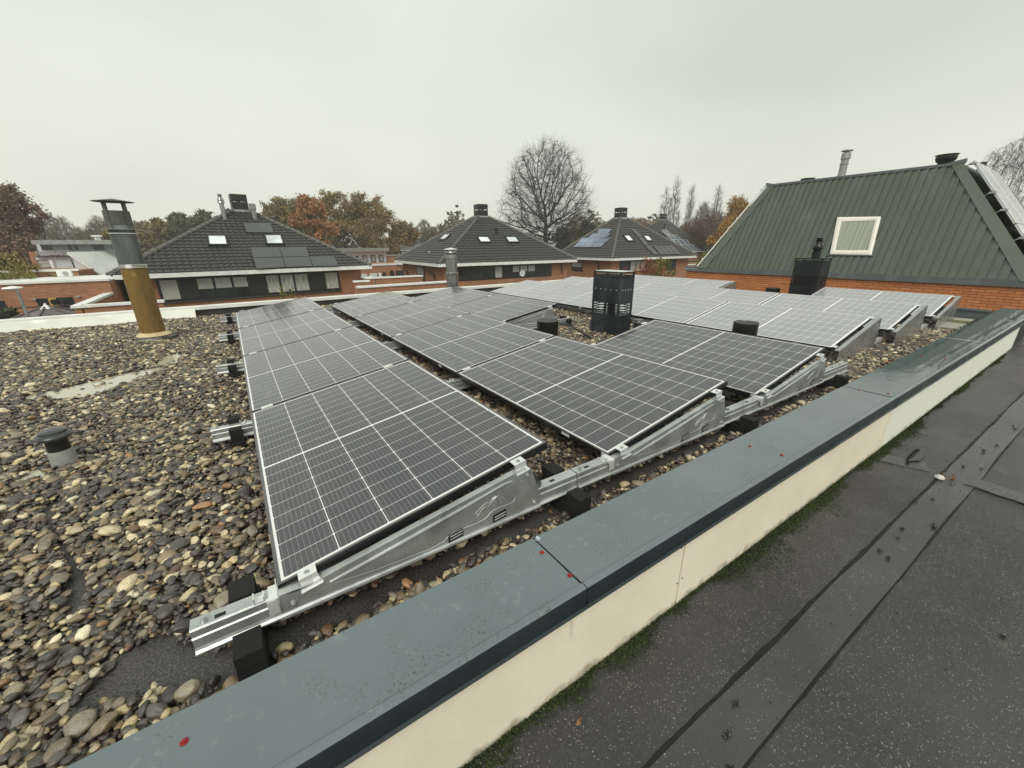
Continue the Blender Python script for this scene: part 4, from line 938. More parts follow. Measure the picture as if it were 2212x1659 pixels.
for qd, n in ((((797,840),(845,840),(913,922),(868,924)),1), (((872,928),(916,926),(985,1010),(938,1012)),1), (((942,1016),(1000,1014),(1090,1110),(1040,1112)),1), (((1030,1017),(1245,1015),(1335,1105),(1105,1110)),4)): pvrow(h3, 0, D_, qd, n, PV)
sk(h4, 0, q4(D_, (1112,922),(1160,920),(1195,950),(1145,950)))
for qd, n in ((((1125,843),(1175,843),(1220,893),(1175,895)),1), (((1180,897),(1285,897),(1333,948),(1235,950)),2), (((1185,952),(1395,950),(1440,1003),(1245,1008)),4), (((1275,1010),(1495,1005),(1550,1062),(1385,1067)),4)): pvrow(h4, 0, D_, qd, n, PVG, ALU)
def band(info, f, xs, yv, z0, z1, face=0):
    sp_ = []
    for (a, b, k) in xs:
        pa = lx(info, *f(a, yv), face); pb = lx(info, *f(b, yv), face); ax = pa.x if face == 0 else pa.y; bx = pb.x if face == 0 else pb.y
        sp_.append((min(ax, bx), max(ax, bx), k))
    sp_.sort(); return window_band(info, sp_, z0, z1, face)
V_ = lambda x, y: (x, y)
band(h1, V_, [(342,386,'B'),(386,424,'p'),(424,463,'b'),(463,503,'b'),(503,538,'b'),(538,575,'p'),(575,606,'c'),(606,637,'c'),(637,669,'c'),(669,703,'p'),(703,733,'c')], 615, 1.80, 2.86)
wallbox(h1, lx(h1, 342, 640).x-.1, lx(h1, 733, 620).x+.1, 1.62, 1.70, 'sill', TILE, 0, .10)
band(h2, C_, [(680,745,'g'),(745,838,'p'),(840,912,'g'),(912,988,'g'),(988,1058,'c'),(1058,1142,'p'),(1142,1207,'b'),(1207,1277,'b'),(1277,1344,'b'),(1344,1415,'p'),(1415,1480,'g')], 1250, 1.98, 2.86)
band(h2, C_, [(318,378,'b')], 1270, 1.78, 2.80, 3)
band(h3, D_, [(668,775,'g'),(778,838,'c'),(838,892,'c'),(892,948,'c'),(950,1010,'p')], 1220, 1.90, 2.86); band(h3, D_, [(1160,1275,'g')], 1200, 1.85, 2.86); band(h3, D_, [(147,256,'b')], 1230, 1.9, 2.7, 3)
MB().lathe([(.001,0),(.27,.0),(.27,.02),(.001,.02)], 24).build('round_ornament', WHITE, h2['root']).rotation_euler = (R(90),0,0)
o = [c for c in h2['root'].children if c.name.startswith('round_ornament')][0]; p = lx(h2, *C_(1228,1273)); o.location = (p.x, h2['oh']-.06, p.z)
def downpipe(info, pts, face):
    P = []
    for (f, x, y, out) in pts:
        q = lx(info, *f(x, y), face); P.append((q.x-(out if face else 0), q.y-(0 if face else out), q.z))
    MB().tube(P, .05, 8).build('downpipe', BLACKF, info['root'])
downpipe(h2, [(C_,190,1197,.5),(C_,240,1262,.1),(C_,255,1360,.1)], 3); downpipe(h2, [(C_,408,1220,.5),(C_,475,1288,.1),(C_,478,1345,.1)], 3); downpipe(h2, [(C_,1566,1182,.1),(C_,1572,1275,.1)], 0)
downpipe(h3, [(D_,415,1168,.4),(D_,440,1215,.1),(D_,440,1290,.1)], 3)
def slope_stub(info, k, uv, name, mb, mat):
    n = info['n%d' % k]; p = tolocal(info, onP(uv[0], uv[1], toworld(info, info['p%d' % k]), toworld_n(info, n))); o = mb.build(name, mat, info['root'], smooth=True); o.location = p
slope_stub(h2, 0, C_(1007,945), 'roof_vent', MB().lathe([(.10,-.1),(.10,.45),(.2,.47),(.2,.6),(.1,.62)], 12), BLACKF)
slope_stub(h2, 3, C_(425,1100), 'roof_vent', MB().lathe([(.16,-.1),(.14,.08),(.02,.2)], 12), GREYM)
slope_stub(h1, 0, (486,474), 'roof_flue', MB().lathe([(.13,-.2),(.13,.95),(.2,.96),(.15,1.1),(.2,1.12),(.1,1.3),(.12,1.45),(.03,1.5)], 12), STEELF)
slope_stub(h1, 0, (551,474), 'roof_flue', MB().lathe([(.15,-.2),(.15,.6),(.2,.61),(.2,.95),(.1,.98)], 12), STEELF)
slope_stub(h4, 0, D_(1150,830), 'roof_flue', MB().lathe([(.14,-.1),(.14,.6),(.25,.62),(.25,.8),(.1,.82)], 10), BLACKF)
slope_stub(h3, 3, D_(325,1050), 'roof_vent', MB().lathe([(.14,-.1),(.12,.06),(.02,.14)], 10), BLACKF)

# ------------------------------------------------------------------ the green clad neighbour
gx, gz = 14.0, .19; S_ = R(65); gn_ = Vector((-math.sin(S_), 0, math.cos(S_)))
TF = onP(1660,402, (gx,0,gz), gn_); TN = onP(2080,354, (gx,0,gz), gn_); HN = onP(2212,556, (gx,0,gz), gn_)
BFy = onP(1515,583, (gx,0,gz), gn_).y+.12; tN = (gz-TN.z)/(HN.z-TN.z); BNy = TN.y+(HN.y-TN.y)*tN
rz = (TF.z+TN.z)/2; rx = gx+(rz-gz)/math.tan(S_)
gh = tag(empty('green_house', (gx, 3, GZ)), 'brick house with steep green clad upper storey at the right', 'house')
mb = MB(); mb.box(gx, gx+9, BNy-1.5, BFy+.45, GZ, .10); place(mb.build('wall', BRICK_OR), gh)
mb = MB(); mb.box(gx-.05, gx+.03, BNy-1.5, BFy+.5, .085, .17); mb.box(gx-.03, gx+.06, BNy-1.5, BFy+.5, .17, .24); place(mb.build('gutter_board', GREYF), gh)
mb = MB(); mb.box(gx-.045, gx+3, BFy+.05, BFy+.52, .15, .175); place(mb.build('gutter_board', WHITE), gh)
up_ = Vector((rx-gx, 0, rz-gz)); nrm = gn_
def gp(y, v, o=0): return Vector((gx, y, gz)) + up_*v + nrm*o
def vmax(y):
    if y > TF.y: return max(0, (BFy-y)/(BFy-TF.y))
    if y < TN.y: return max(0, (y-BNy)/(TN.y-BNy))
    return 1.0
mb = MB(); y = BNy; pit = .158
while y < BFy:
    y1 = min(y+pit, BFy); a, b = vmax(y), vmax(y1); m_ = (y+y1)/2
    pts = [gp(y,0,.044), gp(y1,0,.004), gp(y1,b,.004)]
    if y < TN.y < y1 or y < TF.y < y1: pts.append(gp(TN.y if y < TN.y < y1 else TF.y, 1, .015))
    pts.append(gp(y,a,.044)); mb.add(pts, [tuple(range(len(pts)))])
    mb.add([gp(y,0,.044), gp(y,a,.044), gp(y,a,.0), gp(y,0,.0)], [(0,1,2,3)])
    mb.add([gp(y,0,-.0), gp(y,0,-.2), gp(y1,0,-.2), gp(y1,0,-.0)], [(0,1,2,3)])
    y = y1
place(mb.build('cladding', GREEN), gh)
mb = MB(); wl = .20
for (yb, yt, s) in ((BFy, TF.y, -1), (BNy, TN.y, 1)):
    a, b = gp(yb, 0, .052), gp(yt, 1, .052); c, d = gp(yt+s*wl, 1, .052), gp(yb+s*wl*1.4, 0, .052)
    th = nrm*.03; mb.add([a,b,c,d,a-th,b-th,c-th,d-th], [(0,1,2,3),(0,4,5,1),(1,5,6,2),(2,6,7,3)])
place(mb.build('corner_board', GREEN), gh)
mb = MB()
mb.box(rx-.06, rx+.06, TN.y-.03, TF.y+.03, rz-.02, rz+.045); mb.add([(rx-.07,TN.y-.05,rz+.11),(rx-.07,TN.y+.28,rz+.05),(rx-.07,TN.y+.28,rz-.03),(rx-.07,TN.y-.05,rz+.03),(rx+.06,TN.y-.05,rz+.11),(rx+.06,TN.y+.28,rz+.05),(rx+.06,TN.y+.28,rz-.03),(rx+.06,TN.y-.05,rz+.03)], [(0,1,2,3),(7,6,5,4),(0,4,5,1),(0,3,7,4)])
mb.add([(rx-.07,TF.y+.06,rz+.10),(rx-.07,TF.y-.15,rz+.05),(rx-.07,TF.y-.15,rz-.03),(rx-.07,TF.y+.06,rz+.02),(rx+.06,TF.y+.06,rz+.10),(rx+.06,TF.y-.15,rz+.05)], [(0,3,2,1),(0,1,5,4)])
place(mb.build('roof_edge_trim', GREYF), gh)
mb = MB(); mb.add([(rx,TN.y,rz-.0),(rx+6,TN.y,rz),(rx+6,TF.y,rz),(rx,TF.y,rz)], [(0,1,2,3)])
mb.add([gp(BNy,0), gp(TN.y,1), Vector((rx+7,TN.y,rz)), Vector((gx+8,BNy,gz))], [(0,3,2,1)]); mb.add([gp(BFy,0), gp(TF.y,1), Vector((rx+7,TF.y,rz)), Vector((gx+8,BFy,gz))], [(0,1,2,3)])
place(mb.build('roof', GREEN), gh)
# screws
mb = MB()
y = BNy+pit
while y < BFy:
    for v in (.10, .32, .55, .78, .93):
        if v < vmax(y)-.06: p = gp(y+.03, v, .034); M = Matrix.Translation(p); mb.box(-.008,.008,-.010,.010,-.008,.008, M=M)
    y += pit
place(mb.build('cladding_screws', GREYF), gh)['kind'] = 'stuff'
# window with curtain
Pn = lambda u, v, o: onP(u, v, Vector((gx,0,gz))+nrm*o, nrm)
wo = [Pn(*E_(*a), .07) for a in ((775,790),(1110,785),(1035,1080),(718,1073))]; wi = [Pn(*E_(*a), .075) for a in ((806,824),(1067,814),(1008,1044),(758,1044))]; wm = [Pn(*E_(*a), .085) for a in ((790,808),(1088,800),(1022,1062),(740,1058))]
WFR = simple('cream_window_frame', (.80,.76,.68), .4, var=.05)
mb = MB(); back = [p-nrm*.10 for p in wo]; inb = [p-nrm*.012 for p in wi]
for i in range(4): j = (i+1) % 4; mb.add([wo[i],wo[j],wm[j],wm[i]], [(0,1,2,3)]); mb.add([wm[i],wm[j],wi[j],wi[i]], [(0,1,2,3)]); mb.add([wo[i],back[i],back[j],wo[j]], [(0,1,2,3)]); mb.add([wi[i],wi[j],inb[j],inb[i]], [(0,1,2,3)])
wfr = place(mb.build('window_frame', WFR), gh)
t = NT('curtain_behind_glass'); v = t.n('Mapping', {0: t.geo()}); v.inputs['Scale'].default_value = (0,48,.12)
nn = t.noise(1.0, 3, v.outputs[0], .6); t.col(t.mix(t.rng(nn, .34, .62, 0, 1), (.15,.16,.125,1), (.42,.45,.37,1))); t.rough(.18); CURT2 = t.mat
mb = MB().add(inb, [(0,1,2,3)]); place(mb.build('curtained_pane', CURT2), gh)
mb = MB(); fl = [Pn(*E_(*a), .045) for a in ((752,797),(1138,779),(1138,783),(752,801))]; mb.add(fl+[p-nrm*.03 for p in fl], [(0,1,2,3),(0,4,5,1),(3,2,6,7)]); fl = [Pn(*E_(*a), .06) for a in ((690,1077),(1050,1083),(1050,1088),(690,1082))]; mb.add(fl+[p-nrm*.05 for p in fl], [(0,1,2,3),(0,4,5,1),(3,2,6,7)]); place(mb.build('window_flashing', GREYF), gh)
# panels over the near hip and their clamps, thin white edge on the far hip
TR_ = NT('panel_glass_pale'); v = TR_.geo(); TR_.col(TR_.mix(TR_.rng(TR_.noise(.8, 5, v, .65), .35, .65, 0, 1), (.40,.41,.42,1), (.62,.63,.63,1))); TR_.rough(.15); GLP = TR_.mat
hipd = (gp(BNy,0)-gp(TN.y,1)); s1 = Vector((1,0,0)); nn_ = s1.cross(hipd).normalized(); nn_ = nn_ if nn_.y < 0 else -nn_
P0 = gp(TN.y,1)+nn_*.17+hipd*.02; hl = hipd.length; hd = hipd/hl
sp_ = hd - s1*hd.dot(s1); sp_.normalize()
for i in range(4):
    a = P0+hd*(i*.98+ .0); 
    for j in range(2):
        A0 = a+s1*(j*1.72+.03); mb = MB(); w2 = hd*.95; q = [A0, A0+s1*1.66, A0+s1*1.66+w2, A0+w2]; mb.add(q+[p-nn_*.04 for p in q], [(0,1,2,3),(7,6,5,4),(0,4,5,1),(1,5,6,2),(2,6,7,3),(3,7,4,0)]); o = place(mb.build('hip_solar_panel', GLP), gh)
        mb = MB(); th_ = nn_*.004
        for (pa, pb) in ((q[0],q[3]),(q[0],q[1]),(q[3],q[2]),(q[1],q[2])): mb.tube([pa, pb], .007, 4)
        mf = mb.build('frame', ALU); M0 = o.matrix_world; mf.parent = o; mf.matrix_parent_inverse = Matrix.Translation(-Vector(gh.location)) if False else Matrix.Identity(4)
mb = MB()
for t_ in (.03,.30,.45,.68,.85):
    p = gp(TN.y,1)+hipd*t_; mb.box(-.05,.10,-.10,.02,-.02,.02, M=Matrix.Translation(p+nn_*.10)); mb.tube([p, p+nn_*.17], .012, 6)
place(mb.build('panel_hooks', GREYM), gh)
mb = MB(); nb = Vector((0,1,0)); a, b = gp(TF.y+.10,1.0,.03)+Vector((.05,0,.02)), gp(BFy+.10,0.02,.03)+Vector((.05,0,0)); mb.tube([a,b], .022, 6)
for t_ in (.05,.5,.62,.9): p = a+(b-a)*t_; mb.box(-.04,.02,-.02,.05,-.02,.03, M=Matrix.Translation(p))
place(mb.build('panel_edge_rail', WHITE), gh)
# things standing on its roof
bp_ = onX(1816, 386, 17); h_ = onX(1827, 325, 17).z-bp_.z; bz = rz
root = tag(empty('zinc_flue', (bp_.x, bp_.y, rz)), 'ribbed zinc flue pipe with rain cap standing on the green house', 'chimney'); dz = bp_.z-rz+h_
MB().lathe([(0.190,.0),(0.136,dz-h_+.08),(0.105,dz-h_+.10),(0.102,dz*.58),(0.116,dz*.59),(0.116,dz*.63),(0.102,dz*.64),(0.102,dz*.74),(0.129,dz*.75),(0.116,dz*.92),(0.068,dz*.93),(0.068,dz*.96),(0.156,dz*.97),(0.150,dz),(0.014,dz+.03)], 20).build('pipe', mat_streak('zinc_pipe', (.33,.34,.31,1), (.17,.17,.15,1), 9, .4, .6), root, smooth=True)
p = onX(2041, 352, 17.0); root = tag(empty('bowl_vent', (p.x, p.y, rz)), 'black bowl-shaped roof ventilator near the ridge end of the green house', 'vent'); z_ = p.z-rz
MB().lathe([(.13,-.0),(.13,z_-.05),(.15,z_),(.20,z_+.05),(.225,z_+.12),(.215,z_+.17),(.25,z_+.20),(.02,z_+.22)], 24).build('ventilator', BLACKF, root, smooth=True)
p = onX(1744, 392, 16.5); root = tag(empty('roof_stub', (p.x, p.y, rz)), 'low black vent stub on the far part of the green house roof', 'vent'); z_ = max(p.z-rz, .05)
MB().lathe([(.16,0),(.16,z_),(.20,z_+.02),(.20,z_+.09),(.02,z_+.10)], 20).build('ventilator', BLACKF, root, smooth=True)
p = onX(2120, 364, 17.5); root = tag(empty('roof_cowl', (p.x, p.y, rz-.3)), 'small black cowl showing above the glass panels of the green house', 'vent'); z_ = p.z-rz+.3
MB().lathe([(.08,0),(.08,z_-.1),(.10,z_-.06),(.07,z_+.12),(.05,z_+.13),(.09,z_+.15),(.01,z_+.16)], 20).build('cowl', BLACKF, root, smooth=True)

# ------------------------------------------------------------------ low brick terrace, pavilion and others on the left
def facade(mb, P, y0, y1, mi=0):                 # P = (x, z) corners on plane y0, extruded to y1
    return mb.prism(P, y0, y1, mi)
FY = 25.3
lb = tag(empty('brick_row', (-10, FY, GZ)), 'long low brick building with a yellow door behind the lamp post', 'house')
mb = MB(); mb.box(-18, -4.75, FY, FY+5.5, GZ, -.36); place(mb.build('wall', BRICK), lb)
mb = MB(); mb.box(-18.05, -4.7, FY-.06, FY+.30, -.36, -.27); mb.box(-18, -4.75, FY+.3, FY+5.5, -.37, -.33); place(mb.build('white_coping', WHITE), lb)
zt = onY(60, 588, FY+5.5).z; xr = onY(167, 583, FY+5.5).x
mb = MB(); mb.box(-18, xr, FY+5.5, FY+11, GZ, zt); place(mb.build('wall', BRICK), lb); mb = MB(); mb.box(-18, xr+.05, FY+5.42, FY+5.7, zt, zt+.10); place(mb.build('white_coping', WHITE), lb)
def fbox(f, x0, y0, x1, y1, Y, t, name, mat, parent, dy=0):
    a = onY(*f(x0,y0), Y); b = onY(*f(x1,y1), Y); mb = MB(); mb.box(min(a.x,b.x), max(a.x,b.x), Y-t, Y+.02, min(a.z,b.z), max(a.z,b.z)); return place(mb.build(name, mat), parent)
fbox(G_, 625,1225, 1335,1420, FY, .01, 'porch_recess', DARKW, lb); fbox(G_, 640,1240, 790,1420, FY, .03, 'window', GLASS, lb)
dr = fbox(G_, 835,1212, 1060,1440, FY, .05, 'yellow_door', simple('ochre_paint', (.55,.34,.09), .5, var=.1), lb)
p = onY(*G_(945,1278), FY-.06); mb = MB().lathe([(.001,0),(.12,0),(.12,.02),(.001,.02)], 20); o = mb.build('round_door_window', BLACKF); o.rotation_euler = (R(90),0,0); o.location = p; place(o, lb)
fbox(G_, 1085,1200, 1310,1330, FY, .03, 'window', GLASS, lb); fbox(G_, -60,1262, 120,1375, FY, .03, 'window', GLASS, lb); fbox(G_, 560,1215, 640,1240, FY, .12, 'door_canopy', CONC, lb); fbox(G_, 1320,1175, 1400,1192, FY, .12, 'door_canopy', CONC, lb)
mb = MB(); P = [onZ(*G_(*a), -.30) for a in ((400,893),(1370,838),(1378,858),(520,930))]; mb.add(P+[p-Vector((0,0,.05)) for p in P], [(3,2,1,0),(0,1,5,4),(1,2,6,5),(2,3,7,6),(3,0,4,7)]); place(mb.build('roof_light', WHITE), lb)
p = onZ(*G_(1150,842), -.33); root = tag(empty('air_conditioner', (p.x, p.y, -.33)), 'white boxed outdoor air conditioner standing on the low brick row roof', 'air conditioner')
MB().box(-.28,.28,-.12,.12,.02,.34).build('casing', WHITE, root, bevel=.02); o = MB().lathe([(.001,0),(.11,0),(.11,.02),(.001,.02)], 20).build('fan_grille', GREYM, root); o.rotation_euler = (R(90),0,0); o.location = (.06,-.125,.18)
# garden walls with white copings
WALLH = {}
def gwall(P, Q, z, t, label, base=GZ):
    P, Q = Vector(P+(0,)), Vector(Q+(0,)); d = Q-P; ang = math.atan2(d.y, d.x); L = d.length
    root = tag(empty('garden_wall', (P.x, P.y, base), (0,0,ang)), label, 'wall', 'brick garden walls with white copings')
    MB().box(0, L, 0, t, 0, z-base-.09).build('wall', BRICK, root); MB().box(-.05, L+.05, -.06, t+.06, z-base-.09, z-base).build('coping', WHITE, root)
gwall((-4.72,19.8),(-4.78,25.2), -.9, .20, 'brick garden wall running back toward the yellow door'); gwall((-4.66,19.78),(-2.4,19.82), -.9, .20, 'brick garden wall behind the foot of the stained flue')
gwall((5.35,20.5),(10.6,20.5), -.9, .28, 'long brick garden wall between the two nearest pyramid houses'); gwall((7.97,26.5),(11.2,26.2), -.9, .28, 'short brick wall in front of the white garage')
gwall((7.9,26.5),(7.95,27.9), -.9, .5, 'brick gate pier beside the white garage'); gwall((6.35,25.6),(7.25,25.4), -1.0, .4, 'stub of brick wall at the corner of the left pyramid house')
# timber pavilion
pc = onY(96.7, 657, 20.3); gzp = tag(empty('garden_pavilion', (pc.x, pc.y, GZ)), 'hexagonal garden pavilion with shingle roof and white cap beside the hedge', 'pavilion')
ez = -1.33-GZ; az = pc.z-GZ-.12; rr_ = 1.15; mb = MB(); ring = [(rr_*math.cos(a*math.pi/3+.45), rr_*math.sin(a*math.pi/3+.45)) for a in range(6)]
for i in range(6): a, b = ring[i], ring[(i+1) % 6]; mb.add([(a[0],a[1],ez),(b[0],b[1],ez),(b[0]*.1,b[1]*.1,az),(a[0]*.1,a[1]*.1,az)], [(0,1,2,3)]); mb.add([(a[0],a[1],ez),(b[0],b[1],ez),(b[0],b[1],ez-.08),(a[0],a[1],ez-.08)], [(0,3,2,1)])
mb.build('roof', SLATE, gzp)
for a in ring:
    MB().tube([(a[0],a[1],ez+.02),(a[0]*.1,a[1]*.1,az+.03)], .03, 6).build('hip_strip', SLATE, gzp); MB().box(a[0]*.88-.05,a[0]*.88+.05,a[1]*.88-.05,a[1]*.88+.05,0,ez).build('post', DARKW, gzp)
MB().lathe([(.22,az-.06),(.12,az+.02),(.05,az+.07),(.03,az+.14),(.001,az+.15)], 12).build('finial', WHITE, gzp)
# hedge, fence, lamp
p0 = onY(0, 668, 20.6); n = 9000; x = rs.uniform(-10.5, pc.x-1.05, n); zz = GZ+rs.uniform(0,1,n)**.6*(p0.z-GZ); yy = 20.6+rs.uniform(0,1.0,n)
hg = empty('hedge', (-8, 21, GZ)); tag(hg, 'clipped dark green hedge left of the pavilion', 'hedge'); place(leafcloud(np.stack([x,yy,zz],1), .055, L_HEDGE, 'foliage', seed=11), hg)
mb = MB(); mb.box(-10.4, pc.x-1.1, 20.7, 21.5, GZ, p0.z-.12); place(mb.build('stems', BARKD), hg)
a = onY(0, 667.5, 22.5); b = onY(150, 659, 22.5); fn = tag(empty('garden_fence', (-6, 22.5, GZ)), 'thin brown rail fence crossing behind the hedge and pavilion', 'fence')
place(MB().tube([(a.x-3,22.5,a.z),(b.x,22.5,b.z)], .03, 6).build('rail', BARK), fn)
for i in range(6): xx = a.x-2+i*1.0; place(MB().tube([(xx,22.5,GZ),(xx,22.5,a.z+(b.z-a.z)*((xx-a.x)/(b.x-a.x)))], .03, 6).build('post', BARK), fn)
lt = onY(23, 623, 19.0); root = tag(empty('street_lamp', (lt.x+.12, 19, GZ)), 'grey street lamp with flat white lantern in front of the brick row', 'street lamp'); h = lt.z-GZ
MB().tube([(0,0,0),(0,0,h-.15),(-.02,0,h-.02)], [.06,.04,.035], 10).build('pole', GREYM, root); MB().lathe([(.05,h-.06),(.22,h-.02),(.24,h+.0),(.22,h+.03),(.03,h+.07)], 20, (-.08,0,0)).build('lantern', WHITE, root, smooth=True)
# white two storey house far left
WY = 40.0; wh = tag(empty('white_flat_house', (-12, WY, GZ)), 'white modern flat-roofed house with balcony, far left', 'house')
def fpoly(f, pts, Y, t, name, mat, parent): mb = MB(); mb.prism([(onY(*f(*a), Y).x, onY(*f(*a), Y).z) for a in pts], Y-t, Y, 0); return place(mb.build(name, mat), parent)
a = onY(*G_(540,235), WY-1.2); b = onY(*G_(2110,225), WY-1.2); mb = MB(); mb.box(a.x, b.x, WY-1.2, WY+8, b.z-.18, b.z+.10); place(mb.build('roof_slab', GREYM), wh)
a2 = onY(*G_(700,470), WY); b2 = onY(*G_(2100,400), WY); mb = MB(); mb.box(a2.x, b2.x, WY, WY+8, GZ, b.z-.18); place(mb.build('wall', WHITEB), wh)
fbox(G_, 700,285, 930,375, WY, .03, 'window', GLASS, wh); fbox(G_, 1160,270, 1270,375, WY, .03, 'window', GLASS, wh); fbox(G_, 1280,270, 1375,375, WY, .03, 'window', GLASS, wh); fbox(G_, 1600,262, 1830,368, WY, .03, 'window', GLASS, wh); fbox(G_, 1935,262, 1960,368, WY, .03, 'window', GLASS, wh)
LY = 37.0; fpoly(G_, [(620,490),(1330,480),(1340,740),(1340,1400),(700,1400),(690,740)], LY, -4, 'lower_wall', WHITEB, wh); fpoly(G_, [(490,405),(610,405),(720,760),(720,1300),(600,1300),(600,740)], LY+.3, -.6, 'brick_pier', BRICK, wh)
fw = fbox(G_, 640,548, 905,685, LY, .05, 'window', GLASS, wh); fbox(G_, 668,560, 880,610, LY, .07, 'blind', BLIND, wh); fbox(G_, 680,622, 890,675, LY, .07, 'blind', BLIND, wh); fbox(G_, 1235,540, 1300,668, LY, .04, 'window', GLASS, wh)
fbox(G_, 915,548, 935,760, LY, .12, 'rain_pipe', WHITE, wh)
a = onY(*G_(610,400), LY-.2); b = onY(*G_(1230,400), LY-.2); zb = onY(*G_(900,480), LY-.2).z
for k in range(4): zr = a.z-(a.z-zb)*k/4; place(MB().tube([(a.x,LY-.2,zr),(b.x,LY-.2,zr)], .025, 6).build('balcony_rail', GREYM), wh)
for k in range(7): xx = a.x+(b.x-a.x)*k/6; place(MB().tube([(xx,LY-.2,zb-.1),(xx,LY-.2,a.z)], .025, 6).build('baluster', GREYM), wh)
fpoly(G_, [(615,478),(1250,478),(1250,492),(615,492)], LY-.25, -2.9, 'balcony_floor', DARKW, wh)
for (x, w_) in ((1060,60),(1140,40)): fbox(G_, x-w_/2, 175, x+w_/2, 222, WY+3, .3, 'roof_vent', BLACKF, wh)
for x in (1685,1742):
    p = onY(*G_(x,215), WY+3); q = onY(*G_(x,122), WY+3); place(MB().lathe([(.09,p.z),(.09,q.z-.1),(.25,q.z-.08),(.25,q.z),(.02,q.z+.03)], 10, (p.x,p.y,0)).build('roof_flue', WHITE), wh)
gr = tag(empty('white_gable_house', (-8, 36, GZ)), 'white brick house with bright white sloping roof behind the stained flue', 'house')
A1, A2 = onY(*G_(1155,408), 34.0), onY(*G_(1870,868), 34.0); B1, B2 = onY(*G_(2098,392), 42.0), onY(*G_(2260,640), 42.0)
d_ = (A2-A1); B2 = B1 + d_*.75
mb = MB(); Q = [A1, A2, B1+d_, B1]; mb.add(Q+[p-Vector((0,0,.14)) for p in Q], [(0,1,2,3),(7,6,5,4),(0,4,5,1),(1,5,6,2),(2,6,7,3),(3,7,4,0)]); place(mb.build('roof', WHITE), gr)
mb = MB(); xw = onY(*G_(1340,500), 34.1).x; mb.prism([(A1.x+.15, A1.z-.2),(A2.x-.1, A2.z-.16),(A2.x-.1, GZ),(A1.x+.15, GZ)], 34.15, 41); place(mb.build('wall', WHITEB), gr)
for x in (1560,1620,1675): fbox(G_, x-13, 740+(x-1560)*.12, x+13, 805+(x-1560)*.12, 34.15, .03, 'slit_window', BLACKF, gr)
# middle: white upper storey house over a brick wing, garage, far roofs
MY = 56.0; mw = tag(empty('white_upper_house', (14, MY, GZ)), 'white flat-roofed storey with square windows between the two near pyramid houses', 'house')
a = onY(*F_(150,720), MY-1); b = onY(*F_(1242,690), MY-1); mb = MB(); mb.box(a.x, b.x, MY-1, MY+9, b.z-.42, b.z); place(mb.build('roof_slab', GREYM), mw)
fpoly(F_, [(150,750),(1195,730),(1210,1500),(150,1500)], MY, -8, 'wall', WHITEB, mw)
for (x0,x1,y0,y1) in ((500,565,835,935),(628,722,832,940),(778,875,823,945),(925,1015,817,938),(1065,1153,812,930)):
    o = fbox(F_, x0,y0,x1,y1, MY, .08, 'window', BLACKF, mw); fbox(F_, x0+14,y0+14,x1-14,y1-14, MY, .10, 'pane', BLIND if x0 > 700 else RED if False else GLASS, mw)
BY = 46.0; bw = tag(empty('brick_wing', (14, BY, GZ)), 'low brick wing with round window and white garage front between the pyramid houses', 'house')
a = onY(*F_(830,990), BY); b = onY(*F_(1560,925), BY); b.z = a.z; mb = MB(); mb.box(a.x-6, b.x+3, BY, BY+9, GZ, b.z-.1); place(mb.build('wall', BRICK), bw); mb = MB(); mb.box(a.x-6, b.x+3, BY-.08, BY+.3, b.z-.1, b.z+.08); place(mb.build('coping', WHITE), bw)
fbox(F_, 660,1150,880,1320, BY, .08, 'garage_front', WHITEB, bw); fbox(F_, 905,1135,1055,1320, BY, .08, 'garage_front', WHITEB, bw); fbox(F_, 1060,1125,1125,1300, BY, .09, 'white_door', WHITE, bw); fbox(F_, 1130,1112,1205,1300, BY, .07, 'window', GLASS, bw); fbox(F_, 1360,1085,1510,1190, BY, .07, 'window', GLASS, bw)
p = onY(*F_(1298,1142), BY-.08); o = MB().lathe([(.001,0),(.30,0),(.34,.03),(.34,.05),(.30,.05)], 20).build('round_window', BLACKF); o.rotation_euler = (R(90),0,0); o.location = p; o.scale = (.7,1.2,1); place(o, bw)
def hiproof(name, label, f, apex, le, re, Y, dep, tile, wallmat, ridge=0):
    L, Rr, Ap = onY(*f(*le), Y), onY(*f(*re), Y), onY(*f(*apex), Y+dep/2); root = tag(empty(name, ((L.x+Rr.x)/2, Y+dep/2, GZ)), label, 'house')
    ze_ = (L.z+Rr.z)/2; c = [(L.x,Y,ze_),(Rr.x,Y,ze_),(Rr.x,Y+dep,ze_),(L.x,Y+dep,ze_)]; t0, t1 = (Ap.x-ridge/2, Y+dep/2, Ap.z), (Ap.x+ridge/2, Y+dep/2, Ap.z)
    mb = MB(); mb.add(c+[t0,t1], [(0,1,5,4),(1,2,5),(2,3,4,5),(3,0,4)]); place(mb.build('roof', tile), root)
    mb = MB(); mb.box(L.x+.3, Rr.x-.3, Y+.3, Y+dep-.3, GZ, ze_-.16); place(mb.build('wall', wallmat), root); mb = MB(); mb.box(L.x-.05, Rr.x+.05, Y-.05, Y+dep+.05, ze_-.16, ze_-.01); place(mb.build('gutter_board', WHITE), root); return root
hiproof('far_hip_house', 'distant dark hip-roofed house with roof panels, left of the white chimney', F_, (232,497), (20,700), (590,700), 84, 12, TILE2, WHITEB)
g1 = hiproof('far_gable_house', 'distant dark-roofed house with white edged gable and white chimney', F_, (700,515), (395,720), (880,720), 92, 12, TILE2, WHITEB, ridge=6)
mb = MB(); P = [(onY(*F_(*a), 91).x, onY(*F_(*a), 91).z) for a in ((605,535),(540,690),(725,690))]; mb.prism(P, 91, 93); place(mb.build('gable', GREEN), g1)
mb = MB(); T = [onY(*F_(*a), 90.8) for a in ((605,530),(530,680),(730,685))]; mb.tube([T[1], T[0]], .22, 4); mb.tube([T[0], T[2]], .22, 4); place(mb.build('bargeboard', WHITE), g1)
